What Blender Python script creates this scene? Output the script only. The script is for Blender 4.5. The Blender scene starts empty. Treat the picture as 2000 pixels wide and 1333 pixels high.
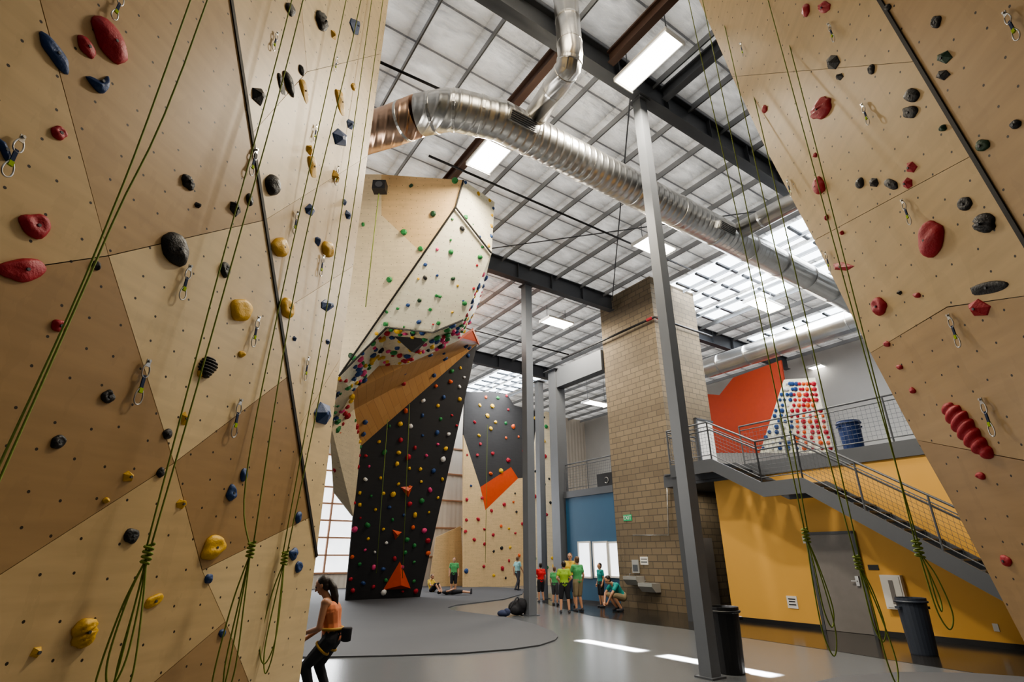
import bpy, math, random
from mathutils import Vector, Matrix, noise
random.seed(7)
C=bpy.context.scene.collection
F=1022.0; TH=math.radians(22.4); H=1.55; cT,sT=math.cos(TH),math.sin(TH)
O=Vector((0,0,H)); Z=Vector((0,0,1)); R=math.radians
ANG=R(34); V=Vector((math.cos(ANG),math.sin(ANG),0)); U=Vector((-math.sin(ANG),math.cos(ANG),0))
def ray(px,py):
    x=(px-1000)/F; y=(666.5-py)/F
    return Vector((x,cT-sT*y,sT+cT*y))
def pt(px,py,t): return O+ray(px,py)*t
def hit(px,py,P0,n):
    d=ray(px,py); return O+d*((P0-O).dot(n)/d.dot(n))
def onz(px,py,z=0): return hit(px,py,Vector((0,0,z)),Z)
def ona(px,py,a): return hit(px,py,V*a,V)
def onb(px,py,b): return hit(px,py,U*b,U)
def ab(a,b,z=0): return V*a+U*b+Z*z
def plane3(p,q,r):
    n=(q-p).cross(r-p).normalized()
    if n.dot(O-p)<0: n=-n
    return (p,n)
def onp(px,py,pl): return hit(px,py,pl[0],pl[1])

# ------------------------------------------------------------------ materials
MC={}
def base(name):
    m=bpy.data.materials.new(name); m.use_nodes=True
    nt=m.node_tree; b=nt.nodes['Principled BSDF']; return m,nt,b
def N(nt,t,**k):
    n=nt.nodes.new(t)
    for a,v in k.items(): setattr(n,a,v)
    return n
def mixc(nt,fac,c1,c2):
    n=N(nt,'ShaderNodeMix',data_type='RGBA')
    for i,v in ((0,fac),(6,c1),(7,c2)):
        if isinstance(v,bpy.types.NodeSocket): nt.links.new(v,n.inputs[i])
        else: n.inputs[i].default_value=v if i==0 else (*v[:3],1)
    return n.outputs[2]
def mth(nt,op,a,b=None):
    n=N(nt,'ShaderNodeMath',operation=op)
    for i,v in ((0,a),(1,b)):
        if v is None: continue
        if isinstance(v,bpy.types.NodeSocket): nt.links.new(v,n.inputs[i])
        else: n.inputs[i].default_value=v
    return n.outputs[0]
def coords(nt,kind='Object',sc=(1,1,1),rot=(0,0,0)):
    t=N(nt,'ShaderNodeTexCoord'); m=N(nt,'ShaderNodeMapping')
    m.inputs['Scale'].default_value=sc; m.inputs['Rotation'].default_value=rot
    nt.links.new(t.outputs[kind],m.inputs[0]); return m.outputs[0]
def noisetex(nt,vec,scale,detail=4):
    n=N(nt,'ShaderNodeTexNoise'); n.inputs['Scale'].default_value=scale; n.inputs['Detail'].default_value=detail
    nt.links.new(vec,n.inputs['Vector']); return n.outputs[0]
def bump(nt,b,h,st,dist=.02):
    n=N(nt,'ShaderNodeBump'); n.inputs['Strength'].default_value=st; n.inputs['Distance'].default_value=dist
    nt.links.new(h,n.inputs['Height']); nt.links.new(n.outputs[0],b.inputs['Normal'])
def mat(name,col,rough=.5,metal=0,var=.1,scale=6,bmp=0,emit=0):
    if name in MC: return MC[name]
    m,nt,b=base(name); b.inputs['Roughness'].default_value=rough; b.inputs['Metallic'].default_value=metal
    f=noisetex(nt,coords(nt),scale)
    o=mixc(nt,f,[c*(1-var) for c in col],[min(1,c*(1+var)) for c in col])
    nt.links.new(o,b.inputs['Base Color'])
    if bmp: bump(nt,b,noisetex(nt,coords(nt),scale*6),bmp)
    if emit:
        nt.links.new(o,b.inputs['Emission Color']); b.inputs['Emission Strength'].default_value=emit
    MC[name]=m; return m
def ply(name,col,dots=True,rough=.42,rot=0):
    m,nt,b=base(name); b.inputs['Roughness'].default_value=rough
    g=noisetex(nt,coords(nt,'UV',(1.2,9,1),(0,0,rot)),1.6,6)
    g2=noisetex(nt,coords(nt,'UV',(1,1,1)),.9,3); g3=noisetex(nt,coords(nt,'UV',(3,1.2,1),(0,0,rot)),2.2,5)
    o=mixc(nt,g,[c*.74 for c in col],[min(1,c*1.18) for c in col])
    o=mixc(nt,mth(nt,'MULTIPLY',g2,.5),o,[c*.74 for c in col])
    o=mixc(nt,mth(nt,'MULTIPLY',mth(nt,'GREATER_THAN',g3,.58),.18),o,[c*.7 for c in col])
    if dots:
        v=N(nt,'ShaderNodeTexVoronoi',voronoi_dimensions='2D'); v.inputs['Scale'].default_value=5.6; v.inputs['Randomness'].default_value=.35
        nt.links.new(coords(nt,'UV'),v.inputs['Vector'])
        d=mth(nt,'LESS_THAN',v.outputs['Distance'],.042)
        o=mixc(nt,d,o,(.03,.022,.015))
    nt.links.new(o,b.inputs['Base Color']); bump(nt,b,g,.05,.004)
    MC[name]=m; return m
PL=ply('birch_light',(.82,.64,.37)); PM=ply('birch_mid',(.67,.49,.26),rot=.6); PB=ply('birch_brown',(.46,.30,.145),rot=1.1); PT=ply('birch_tan',(.55,.375,.19),rot=-.5)
PFL=ply('far_birch_light',(.86,.71,.48)); PFT=ply('far_birch_tan',(.76,.54,.29)); PCR=ply('far_birch_cream',(.95,.85,.66)); PBK=ply('black_panel',(.035,.034,.036),False,.6); PDG=ply('dark_grey_panel',(.05,.046,.044),False,.85)
ORG=mat('orange_panel',(.60,.075,.015),.5); ORD_=mat('deep_orange_panel',(.40,.045,.012),.6)
DK=mat('dark_seam',(.02,.018,.016),.6)
STEEL=mat('painted_grey_steel',(.17,.183,.203),.45,.2,.06,3); PURL=mat('purlin_grey_steel',(.36,.37,.385),.45,.2,.06,3)
STEELD=mat('painted_dark_steel',(.105,.113,.127),.5,.2,.06,3); RAILM=mat('railing_grey_paint',(.115,.122,.135),.45,.2,.06,3)
BROWN=mat('brown_primer_steel',(.115,.066,.048),.6,.1,.15,3); GIRT=mat('orange_primer_girt',(.46,.25,.15),.6,0,.1,3)
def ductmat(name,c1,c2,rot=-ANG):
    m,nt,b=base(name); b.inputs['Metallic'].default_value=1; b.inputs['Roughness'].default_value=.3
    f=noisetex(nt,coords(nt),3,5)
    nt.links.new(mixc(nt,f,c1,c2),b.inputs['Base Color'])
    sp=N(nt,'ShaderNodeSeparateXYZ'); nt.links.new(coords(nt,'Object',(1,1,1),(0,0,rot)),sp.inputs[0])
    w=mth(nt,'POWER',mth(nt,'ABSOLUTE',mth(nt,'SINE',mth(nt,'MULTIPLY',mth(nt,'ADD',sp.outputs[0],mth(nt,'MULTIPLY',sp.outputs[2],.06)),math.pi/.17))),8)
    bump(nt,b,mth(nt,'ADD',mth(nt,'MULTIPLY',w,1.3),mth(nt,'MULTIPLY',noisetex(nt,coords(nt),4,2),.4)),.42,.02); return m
DUCT=ductmat('galvanised_duct',(.74,.73,.70),(.92,.91,.89)); DUCTO=ductmat('painted_reflection_duct',(.74,.46,.32),(.86,.64,.50),-.35)  # second one: orange reflection painted into the metal colour
def ceilmat():
    m,nt,b=base('white_insulation'); b.inputs['Roughness'].default_value=.3
    v=coords(nt); sp=N(nt,'ShaderNodeSeparateXYZ'); nt.links.new(v,sp.inputs[0])
    fr=mth(nt,'FRACT',mth(nt,'MULTIPLY',sp.outputs[1],1/1.05)); line=mth(nt,'LESS_THAN',fr,.045)
    n1=noisetex(nt,v,1.2,4); n2=noisetex(nt,coords(nt,'Object',(1.2,3,1)),1.9,5)
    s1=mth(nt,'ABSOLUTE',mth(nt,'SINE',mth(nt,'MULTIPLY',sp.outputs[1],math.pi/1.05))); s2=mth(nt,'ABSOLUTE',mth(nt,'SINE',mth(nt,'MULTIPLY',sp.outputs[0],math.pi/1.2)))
    o=mixc(nt,n1,(.66,.65,.62),(.90,.89,.86)); o=mixc(nt,line,o,(.28,.28,.29))
    nt.links.new(o,b.inputs['Base Color'])
    q=mth(nt,'MULTIPLY',mth(nt,'POWER',mth(nt,'MULTIPLY',s1,s2),.4),n2)        # added glow that brightens the quilted blanket, strongest mid-quilt
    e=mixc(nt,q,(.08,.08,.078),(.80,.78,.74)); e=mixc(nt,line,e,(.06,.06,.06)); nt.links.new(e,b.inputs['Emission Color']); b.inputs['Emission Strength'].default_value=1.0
    h=mth(nt,'ADD',mth(nt,'ADD',s1,s2),mth(nt,'MULTIPLY',n2,1.4)); bump(nt,b,h,.85,.26); return m
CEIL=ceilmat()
def brickmat():
    m,nt,b=base('tan_block'); b.inputs['Roughness'].default_value=.8
    t=N(nt,'ShaderNodeTexBrick'); t.inputs['Scale'].default_value=1; t.inputs['Brick Width'].default_value=.40; t.inputs['Row Height'].default_value=.2; t.inputs['Mortar Size'].default_value=.013
    t.inputs['Color1'].default_value=(.225,.175,.112,1); t.inputs['Color2'].default_value=(.172,.133,.086,1); t.inputs['Mortar'].default_value=(.085,.07,.053,1)
    uv=coords(nt,'UV'); nt.links.new(uv,t.inputs['Vector'])
    sp=N(nt,'ShaderNodeSeparateXYZ'); nt.links.new(uv,sp.inputs[0])
    band=mth(nt,'LESS_THAN',mth(nt,'FRACT',mth(nt,'MULTIPLY',sp.outputs[1],1/2.0)),.3)
    o=mixc(nt,mth(nt,'MULTIPLY',band,.3),t.outputs[0],(.09,.07,.048))
    n=noisetex(nt,uv,5); o=mixc(nt,mth(nt,'MULTIPLY',n,.16),o,(.27,.22,.155))
    nt.links.new(o,b.inputs['Base Color']); bump(nt,b,t.outputs[1],-.4,.012); return m
BRICK=brickmat()
def corrmat(name,col):
    m,nt,b=base(name); b.inputs['Roughness'].default_value=.5
    uv=coords(nt,'UV'); sp=N(nt,'ShaderNodeSeparateXYZ'); nt.links.new(uv,sp.inputs[0])
    s=mth(nt,'SINE',mth(nt,'MULTIPLY',sp.outputs[0],2*math.pi/.3)); n=noisetex(nt,uv,1.5)
    nt.links.new(mixc(nt,n,[c*.9 for c in col],col),b.inputs['Base Color']); bump(nt,b,s,.5,.03); return m
CORR=corrmat('white_ribbed_metal',(.78,.70,.60))
def plankmat():
    m,nt,b=base('orange_planks'); b.inputs['Roughness'].default_value=.5
    t=N(nt,'ShaderNodeTexBrick'); t.inputs['Scale'].default_value=1; t.inputs['Brick Width'].default_value=2.6; t.inputs['Row Height'].default_value=.3; t.inputs['Mortar Size'].default_value=.006
    t.inputs['Color1'].default_value=(.68,.39,.16,1); t.inputs['Color2'].default_value=(.60,.32,.12,1); t.inputs['Mortar'].default_value=(.36,.17,.06,1)
    nt.links.new(coords(nt,'UV',(1,1,1),(0,0,.0)),t.inputs['Vector']); g=noisetex(nt,coords(nt,'UV',(1,14,1)),1.5,5)
    nt.links.new(mixc(nt,mth(nt,'MULTIPLY',g,.5),t.outputs[0],(.42,.20,.07)),b.inputs['Base Color']); return m
PLANK=plankmat()
def flr(name,c1,c2,rough,sc=1.2,det=6):
    m,nt,b=base(name); v=coords(nt); n=noisetex(nt,v,sc,det)
    nt.links.new(mixc(nt,n,c1,c2),b.inputs['Base Color'])
    b.inputs['Roughness'].default_value=rough; return m
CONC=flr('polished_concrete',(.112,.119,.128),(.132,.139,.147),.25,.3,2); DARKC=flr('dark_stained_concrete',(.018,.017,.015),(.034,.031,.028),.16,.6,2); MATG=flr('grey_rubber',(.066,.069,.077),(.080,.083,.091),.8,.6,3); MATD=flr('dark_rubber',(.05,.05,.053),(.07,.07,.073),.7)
YEL=mat('yellow_paint',(.78,.44,.105),.6,0,.03,1.2); BLUE=mat('blue_paint',(.03,.105,.20),.5,0,.06,1.2)
WHITE=mat('white_paint',(.80,.78,.74),.5,0,.04,1.5); GREYW=mat('grey_wall_paint',(.52,.50,.47),.6,0,.06,1.5); GREYD=mat('grey_door_paint',(.22,.205,.195),.45)
EMW=mat('light_diffuser',(1,.97,.9),.4,0,.01,1,0,9); SKY=mat('skylight_panel',(.86,.93,1),.3,0,.02,1,0,6.0); GLOW=mat('bright_pane',(.85,.92,1),.15,0,.25,2.2,0,2.4)
METAL=mat('brushed_metal',(.55,.55,.54),.3,1,.1,5); STAIN=mat('stainless_panel',(.50,.50,.49),.35,.35,.06,5); BLKP=mat('black_plastic',(.018,.018,.02),.4); ROPE=mat('green_rope',(.21,.28,.05),.75,0,.3,60)
HC={'red':mat('red_hold',(.43,.02,.035),.5,0,.15,12,.2),'blue':mat('blue_hold',(.022,.065,.20),.5,0,.2,12,.2),'black':mat('black_hold',(.016,.016,.017),.5,0,.2,12,.3),
'yellow':mat('yellow_hold',(.72,.43,.03),.5,0,.15,12,.2),'green':mat('green_hold',(.03,.22,.06),.5,0,.15,12,.2),'dark green':mat('dark_green_hold',(.015,.06,.025),.5,0,.15,12,.2),'orange':mat('orange_hold',(.70,.12,.03),.5,0,.1,12),'pink':mat('pink_hold',(.75,.08,.22),.5,0,.1,12),'white':mat('white_hold',(.75,.73,.7),.5,0,.1,12)}

# ------------------------------------------------------------------ mesh builder
class MB:
    def __init__(s): s.v=[]; s.f=[]; s.fm=[]; s.m=0
    def add(s,vs,fs):
        k=len(s.v); s.v+= [Vector(v) for v in vs]
        for f in fs: s.f.append(tuple(i+k for i in f)); s.fm.append(s.m)
    def obox(s,c,x,y,z):
        vs=[c+x*i+y*j+z*k for i in(-1,1) for j in(-1,1) for k in(-1,1)]
        s.add(vs,[(0,1,3,2),(4,6,7,5),(0,4,5,1),(2,3,7,6),(0,2,6,4),(1,5,7,3)]); return s
    def box(s,x0,x1,y0,y1,z0,z1): return s.obox(Vector(((x0+x1)/2,(y0+y1)/2,(z0+z1)/2)),Vector((abs(x1-x0)/2,0,0)),Vector((0,abs(y1-y0)/2,0)),Vector((0,0,abs(z1-z0)/2)))
    def abox(s,a0,a1,b0,b1,z0,z1): return s.obox(ab((a0+a1)/2,(b0+b1)/2,(z0+z1)/2),V*(abs(a1-a0)/2),U*(abs(b1-b0)/2),Z*(abs(z1-z0)/2))
    def bar(s,p,q,w,h,up=Z):
        d=(q-p); L=d.length; d.normalize(); x=d.cross(up)
        if x.length<1e-4: x=d.cross(Vector((1,0,0)))
        x.normalize(); y=x.cross(d); return s.obox((p+q)/2,d*(L/2),x*(w/2),y*(h/2))
    def prism(s,pts,off):
        n=len(pts); s.add(list(pts)+[p+off for p in pts],[tuple(range(n)),tuple(range(2*n-1,n-1,-1))]+[(i,i+n,(i+1)%n+n,(i+1)%n) for i in range(n)]); return s
    def tube(s,path,r,n=8,closed=False):
        path=[Vector(p) for p in path]; L=len(path); rs=r if isinstance(r,(list,tuple)) else [r]*L
        vs=[]; nrm=None
        for i,p in enumerate(path):
            if closed: t=path[(i+1)%L]-path[i-1]
            else: t=path[min(i+1,L-1)]-path[max(i-1,0)]
            t.normalize()
            if nrm is None:
                nrm=t.cross(Z) if abs(t.z)<.9 else t.cross(Vector((1,0,0)))
            nrm=nrm-t*nrm.dot(t); nrm.normalize(); bn=t.cross(nrm)
            vs+=[p+(nrm*math.cos(2*math.pi*k/n)+bn*math.sin(2*math.pi*k/n))*rs[i] for k in range(n)]
        fs=[(i*n+k,i*n+(k+1)%n,((i+1)%L)*n+(k+1)%n,((i+1)%L)*n+k) for i in range(L if closed else L-1) for k in range(n)]
        if not closed: fs+=[tuple(range(n-1,-1,-1)),tuple(range((L-1)*n,L*n))]
        s.add(vs,fs); return s
    def cone(s,p,q,r0,r1,n=12): return s.tube([p,q],[r0,r1],n)
    def sphere(s,c,r,seg=12,ring=7,rot=None):
        r=Vector((r,r,r)) if not isinstance(r,(tuple,Vector)) else Vector(r); c=Vector(c)
        vs=[]
        for i in range(1,ring):
            ph=math.pi*i/ring
            for j in range(seg):
                th=2*math.pi*j/seg; vs.append(Vector((r.x*math.sin(ph)*math.cos(th),r.y*math.sin(ph)*math.sin(th),r.z*math.cos(ph))))
        vs+= [Vector((0,0,r.z)),Vector((0,0,-r.z))]; T=len(vs)-2
        if rot: vs=[rot@v for v in vs]
        fs=[(i*seg+j,(i+1)*seg+j,(i+1)*seg+(j+1)%seg,i*seg+(j+1)%seg) for i in range(ring-2) for j in range(seg)]
        fs+=[(T,j,(j+1)%seg) for j in range(seg)]+[(T+1,(ring-2)*seg+(j+1)%seg,(ring-2)*seg+j) for j in range(seg)]
        s.add([v+c for v in vs],fs); return s
    def lathe(s,prof,c,n=20):
        vs=[Vector(c)+Vector((r*math.cos(2*math.pi*k/n),r*math.sin(2*math.pi*k/n),z)) for r,z in prof for k in range(n)]; L=len(prof)
        s.add(vs,[(i*n+k,i*n+(k+1)%n,(i+1)*n+(k+1)%n,(i+1)*n+k) for i in range(L-1) for k in range(n)]+[tuple(range(n-1,-1,-1)),tuple(range((L-1)*n,L*n))]); return s
    def caps(s,p,r0,q,r1):
        p=Vector(p);q=Vector(q); s.sphere(p,r0,10,7); s.sphere(q,r1,10,7)
        if (p-q).length>1e-4: s.cone(p,q,r0,r1,10)
        return s
    def mesh(s,name,M=None,mats=(),smooth=False,clip=None,uv=True):
        me=bpy.data.meshes.new(name); vs=[M@v for v in s.v] if M else s.v
        me.from_pydata([tuple(v) for v in vs],[],s.f)
        for p,mi in zip(me.polygons,s.fm): p.material_index=mi
        for m in mats: me.materials.append(m)
        if clip:
            import bmesh; bm=bmesh.new(); bm.from_mesh(me)
            for co,no in clip:
                if M: co=M@co; no=M.to_3x3()@no
                bmesh.ops.bisect_plane(bm,geom=bm.verts[:]+bm.edges[:]+bm.faces[:],plane_co=co,plane_no=no,clear_outer=True)
            bm.to_mesh(me); bm.free()
        if uv:
            ul=me.uv_layers.new(name='UVMap')
            for p in me.polygons:
                n=p.normal
                if abs(n.z)>.85: tx,ty=Vector((1,0,0)),Vector((0,1,0))
                else: tx=Vector((-n.y,n.x,0)).normalized(); ty=n.cross(tx)
                for li in p.loop_indices:
                    co=me.vertices[me.loops[li].vertex_index].co; ul.data[li].uv=(co.dot(tx),co.dot(ty))
        if smooth:
            for p in me.polygons: p.use_smooth=True
        me.update(); return me
W={}
def tag(o,label=None,cat=None,group=None,kind=None):
    for k,v in (('label',label),('category',cat),('group',group),('kind',kind)):
        if v: o[k]=v
    return o
def thing(name,label,cat,loc,group=None,rotz=0,kind=None):
    o=bpy.data.objects.new(name,None); C.objects.link(o); o.empty_display_size=.1
    M=Matrix.Translation(loc)@Matrix.Rotation(rotz,4,'Z'); o.matrix_basis=M; W[o.name]=M
    return tag(o,label,cat,group,kind)
def put(mb,name,mats,parent=None,rotz=0,smooth=False,label=None,cat=None,group=None,kind=None,clip=None,loc=None):
    if not isinstance(mats,(list,tuple)): mats=[mats]
    if parent is not None: M=W[parent.name]
    else:
        if loc is None:
            xs=[v.x for v in mb.v]; ys=[v.y for v in mb.v]; zs=[v.z for v in mb.v]
            loc=Vector(((min(xs)+max(xs))/2,(min(ys)+max(ys))/2,min(zs)))
        M=Matrix.Translation(loc)@Matrix.Rotation(rotz,4,'Z')
    me=mb.mesh(name,M.inverted(),mats,smooth,clip)
    o=bpy.data.objects.new(name,me); C.objects.link(o)
    if parent is not None: o.parent=parent; W[o.name]=M
    else: o.matrix_basis=M; W[o.name]=M
    return tag(o,label,cat,group,kind)
def struct(mb,name,mats,rotz=0,label=None,**k): return put(mb,name,mats,None,rotz,label=label or None,kind='structure',loc=Vector((0,0,0)),**k)
ORD=['','first','second','third','fourth','fifth','sixth','seventh','eighth','ninth','tenth','eleventh','twelfth','thirteenth','fourteenth','fifteenth','sixteenth','seventeenth','eighteenth','nineteenth','twentieth']
def ordn(i):
    if i<=20: return ORD[i]
    return {2:'twenty',3:'thirty'}[i//10]+('-'+ORD[i%10] if i%10 else 'ieth') if i%10 else {3:'thirtieth'}.get(i//10,'last')

# ------------------------------------------------------------------ people
def fuse(mb,vox,it=3):
    me=mb.mesh('tmp',uv=False); ob=bpy.data.objects.new('tmp',me); C.objects.link(ob)
    m=ob.modifiers.new('r','REMESH'); m.mode='VOXEL'; m.voxel_size=vox
    q=ob.modifiers.new('s','SMOOTH'); q.factor=.5; q.iterations=it
    dg=bpy.context.evaluated_depsgraph_get(); e=bpy.data.meshes.new_from_object(ob.evaluated_get(dg))
    r=MB(); r.v=[v.co.copy() for v in e.vertices]; r.f=[tuple(p.vertices) for p in e.polygons]; r.fm=[0]*len(r.f)
    bpy.data.objects.remove(ob); bpy.data.meshes.remove(me); bpy.data.meshes.remove(e); return r
SKIN=mat('skin',(.55,.30,.19),.5,0,.06,10); SKIN2=mat('skin_tan',(.40,.20,.115),.5,0,.06,10)
HAIRB=mat('dark_hair',(.02,.013,.01),.5,0,.3,40); HAIRL=mat('brown_hair',(.13,.07,.035),.5,0,.3,40); EYE=mat('eye_dark',(.03,.02,.02),.2); LIP=mat('lip',(.36,.12,.10),.5)
def cloth(n,c): return mat('cloth_'+n,c,.85,0,.15,9)
def J0(**k):
    j=dict(pel=(0,0,.95),chs=(0,0,1.27),nek=(0,0,1.45),hed=(.02,0,1.6))
    d=dict(sh=(0,.17,1.4),el=(-.03,.23,1.13),wr=(.06,.23,.89),hi=(0,.085,.9),kn=(.02,.1,.5),an=(-.02,.11,.08))
    for a,v in d.items(): j[a+'L']=v; j[a+'R']=(v[0],-v[1],v[2])
    for a,v in k.items():
        if a[-1]=='B': j[a[:-1]+'L']=v; j[a[:-1]+'R']=(v[0],-v[1],v[2])
        else: j[a]=v
    return j
def person(loc,yaw,h,J,label,shirt,pants,hair,sleeve=.55,leg=1.0,pony=0,skin=SKIN,pre=None,vox=.011,raw=0,lookdown=0,curl=.6,toe=(.15,0,-.035)):
    k=h/1.72; sc=raw or k
    Jv={a:Vector(v)*sc for a,v in J.items()}
    root=thing('person',label,'person',loc,None,R(yaw)); M=W[root.name]@(pre if pre else Matrix.Identity(4))
    b=MB()
    pel,chs,nek,hed=(Jv[a] for a in('pel','chs','nek','hed'))
    def torso(m,e,tank=False):
        for s in(-1,1):
            o=Vector((0,.055*s*k,0)); m.caps(pel+o,(.105+e)*k,(pel+chs)/2+o*.8,(.095+e)*k); m.caps((pel+chs)/2+o*.8,(.095+e)*k,chs+o*1.2,(.108+e)*k)
            if tank: m.caps(chs+o*1.2,(.1+e)*k,nek.lerp(Jv['shL' if s>0 else 'shR'],.6)-Vector((0,0,.02*k)),.05*k)
        if tank: return
        m.caps(Jv['shL'],(.058+e)*k,chs,(.1+e)*k); m.caps(Jv['shR'],(.058+e)*k,chs,(.1+e)*k); m.caps(Jv['shL'],(.055+e)*k,Jv['shR'],(.055+e)*k)
    torso(b,0); b.caps(chs,.08*k,nek,.052*k); b.caps(nek,.052*k,hed-Vector((.015,0,.06))*k,.05*k)
    for s in 'LR':
        sh,el,wr,hi,kn,an=(Jv[a+s] for a in('sh','el','wr','hi','kn','an'))
        b.caps(sh,.052*k,el,.04*k); b.caps(el,.04*k,wr,.027*k)
        d=(wr-el).normalized(); b.caps(wr,.027*k,wr+d*.05*k,.036*k)
        b.caps(hi,.088*k,kn,.06*k); b.caps(kn,.058*k,kn.lerp(an,.3),.056*k); b.caps(kn.lerp(an,.3),.056*k,an,.036*k)
        b.caps(an+Vector((-.03,0,-.03))*k,.035*k,an+Vector(toe)*k,.028*k)
    rt=Matrix.Rotation(lookdown,3,'Y')
    def hp(x,y,z): return hed+rt@(Vector((x,y,z))*k)
    b.sphere(hp(-.005,0,.03),(.095*k,.077*k,.09*k),14,9,rt); b.sphere(hp(.022,0,-.035),(.066*k,.058*k,.078*k),12,8,rt); b.sphere(hp(.05,0,-.085),(.03*k,.032*k,.025*k),10,6)
    b.caps(hp(.088,0,.012),.010*k,hp(.108,0,-.028),.015*k)
    for s in(-1,1): b.sphere(hp(-.005,.08*s,-.005),(.02*k,.012*k,.032*k),8,6); b.sphere(hp(.078,.033*s,.03),(.014*k,.026*k,.011*k),8,6)
    body=fuse(b,vox*k*1.0,3)
    for s in 'LR':                                   # five separate fingers on each hand
        el,wr=Jv['el'+s],Jv['wr'+s]; d=(wr-el).normalized(); sd=1 if s=='L' else -1
        fw=Vector((1,0,0)); fw=(fw-d*fw.dot(d)); fw=fw.normalized() if fw.length>.1 else Vector((0,0,1)); inn=(d.cross(fw)*(-sd)).normalized()
        if inn.y*sd>0: inn=-inn
        pc=wr+d*.075*k
        for i,L in enumerate((.062,.07,.066,.05)):
            p0=pc+fw*(.026-.0175*i)*k; p1=p0+(d*math.cos(curl*.5)+inn*math.sin(curl*.5))*L*.5*k; p2=p1+(d*math.cos(curl*1.4)+inn*math.sin(curl*1.4))*L*.5*k
            body.tube([p0-d*.02*k,p0,p1,p2],[.0095*k,.0095*k,.0085*k,.0065*k],7)
        t0=wr+d*.03*k+fw*.03*k; t1=t0+(fw*.7+d*.6+inn*.3)*.035*k; t2=t1+(d*.9+inn*.4)*.03*k; body.tube([t0-fw*.012*k,t0,t1,t2],[.012*k,.0115*k,.01*k,.0075*k],7)
    def fin(m): m.v=[M@v for v in m.v]; return m
    put(fin(body),'body',skin,root,smooth=True)
    c=MB(); torso(c,.016,not sleeve)
    if sleeve:
        for s in 'LR': sh,el=Jv['sh'+s],Jv['el'+s]; c.caps(sh,.068*k,sh.lerp(el,sleeve),.062*k)
    put(fin(fuse(c,vox*k,3)),'shirt',shirt,root,smooth=True)
    c=MB()
    for s in 'LR':
        hi,kn,an=Jv['hi'+s],Jv['kn'+s],Jv['an'+s]; c.caps(pel+Vector((0,(.05 if s=='L' else -.05)*k,.03*k)),.123*k,hi,.112*k); c.caps(hi,.112*k,hi.lerp(kn,min(1,leg)*.95),(.085 if leg<=1 else .072)*k)
        if leg>1: c.caps(kn,.072*k,kn.lerp(an,leg-1),.05*k)
    put(fin(fuse(c,vox*k,3)),'trousers' if leg>1 else 'shorts',pants,root,smooth=True)
    for s in 'LR':
        an=Jv['an'+s]; c=MB(); c.caps(an+Vector((-.035,0,-.032))*k,.043*k,an+Vector(toe)*k,.036*k); c.caps(an+Vector((-.02,0,0))*k,.045*k,an+Vector((.06,0,-.03))*k,.04*k)
        put(fin(fuse(c,vox*k,2)),'shoe',cloth('shoe',(.06,.06,.07)),root,smooth=True)
    c=MB(); c.sphere(hp(-.028,0,.04),(.093*k,.086*k,.098*k),14,9,rt); c.sphere(hp(-.045,0,-.02),(.062*k,.075*k,.07*k),12,8,rt)
    ho=put(fin(fuse(c,vox*k,2)),'hair',hair,root,smooth=True)
    if pony:
        c=MB(); c.caps(hp(-.10,0,.02),.045*k,hp(-.125,0,-.08),.055*k); c.caps(hp(-.125,0,-.08),.055*k,hp(-.12,.0,-.2),.05*k); c.caps(hp(-.12,0,-.2),.05*k,hp(-.11,0,-.2-pony),.02*k); put(fin(fuse(c,vox*k,2)),'ponytail',hair,ho,smooth=True)
    for s in(-1,1):
        c=MB(); c.sphere(hp(.083,.032*s,.012),.011*k,8,6); put(fin(c),'eye',EYE,root,smooth=True)
    c=MB(); c.sphere(hp(.083,0,-.06),(.008*k,.024*k,.007*k),8,6); put(fin(c),'lips',LIP,root,smooth=True)
    return root,Jv,k,M

CG=cloth('green',(.10,.40,.15)); CYG=cloth('yellow_green',(.28,.45,.05)); CR=cloth('red',(.62,.03,.03)); CY=cloth('yellow',(.70,.48,.08)); CT=cloth('teal',(.03,.30,.28)); CLT=cloth('pale_teal',(.30,.55,.55)); CBK=cloth('black',(.02,.02,.025)); CKH=cloth('khaki',(.30,.24,.15)); CGR=cloth('charcoal',(.06,.06,.07)); CRUST=cloth('orange_top',(.56,.19,.09)); CNV=cloth('navy',(.03,.04,.09))
jw=J0(pel=(-.06,0,.66),chs=(-.02,0,.91),nek=(.05,0,1.05),hed=(.11,0,1.165),shB=(.02,.14,1.0),elL=(.04,.18,.75),wrL=(.23,.10,.69),elR=(.06,-.18,.76),wrR=(.26,-.05,.61),hiB=(-.06,.075,.62),knL=(.16,.11,.38),knR=(.08,-.12,.36),anL=(.04,.13,.07),anR=(-.06,-.12,.07))
fp=Vector(((641-1000)/F*6.2,7.0,0))
root,Jv,k,M=person(fp,182,1.49,jw,'person with a dark ponytail in harness and black trousers, leaning forward beside the left wall',CRUST,CBK,HAIRB,0,1.95,.12,SKIN2,vox=.008,raw=1.05,lookdown=.4,curl=1.5)
hm=MB(); pc=Jv['pel']; hm.tube([M@(pc+Vector((.128*math.cos(a)*k,.182*math.sin(a)*k,.075))) for a in [2*math.pi*i/28 for i in range(28)]],.017,8,True)
for s in 'LR':
    q=Jv['hi'+s].lerp(Jv['kn'+s],.3); d=(Jv['kn'+s]-Jv['hi'+s]).normalized(); x=Vector((0,1,0)); y=d.cross(x)
    hm.tube([M@(q+(x*math.cos(a)+y*math.sin(a))*.105*k) for a in [2*math.pi*i/20 for i in range(20)]],.014,8,True)
hn=put(hm,'harness',cloth('harness',(.34,.20,.04)),root,smooth=True)
cb=MB(); cb.lathe([(.03,0),(.055,.01),(.06,.13),(.062,.14),(.05,.15)],M@(pc+Vector((-.18,.05,-.06))),14); tag(put(cb,'chalk_bag',CBK,hn,smooth=True),'black chalk bag')
def at(px,py): return onz(px,py)
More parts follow.
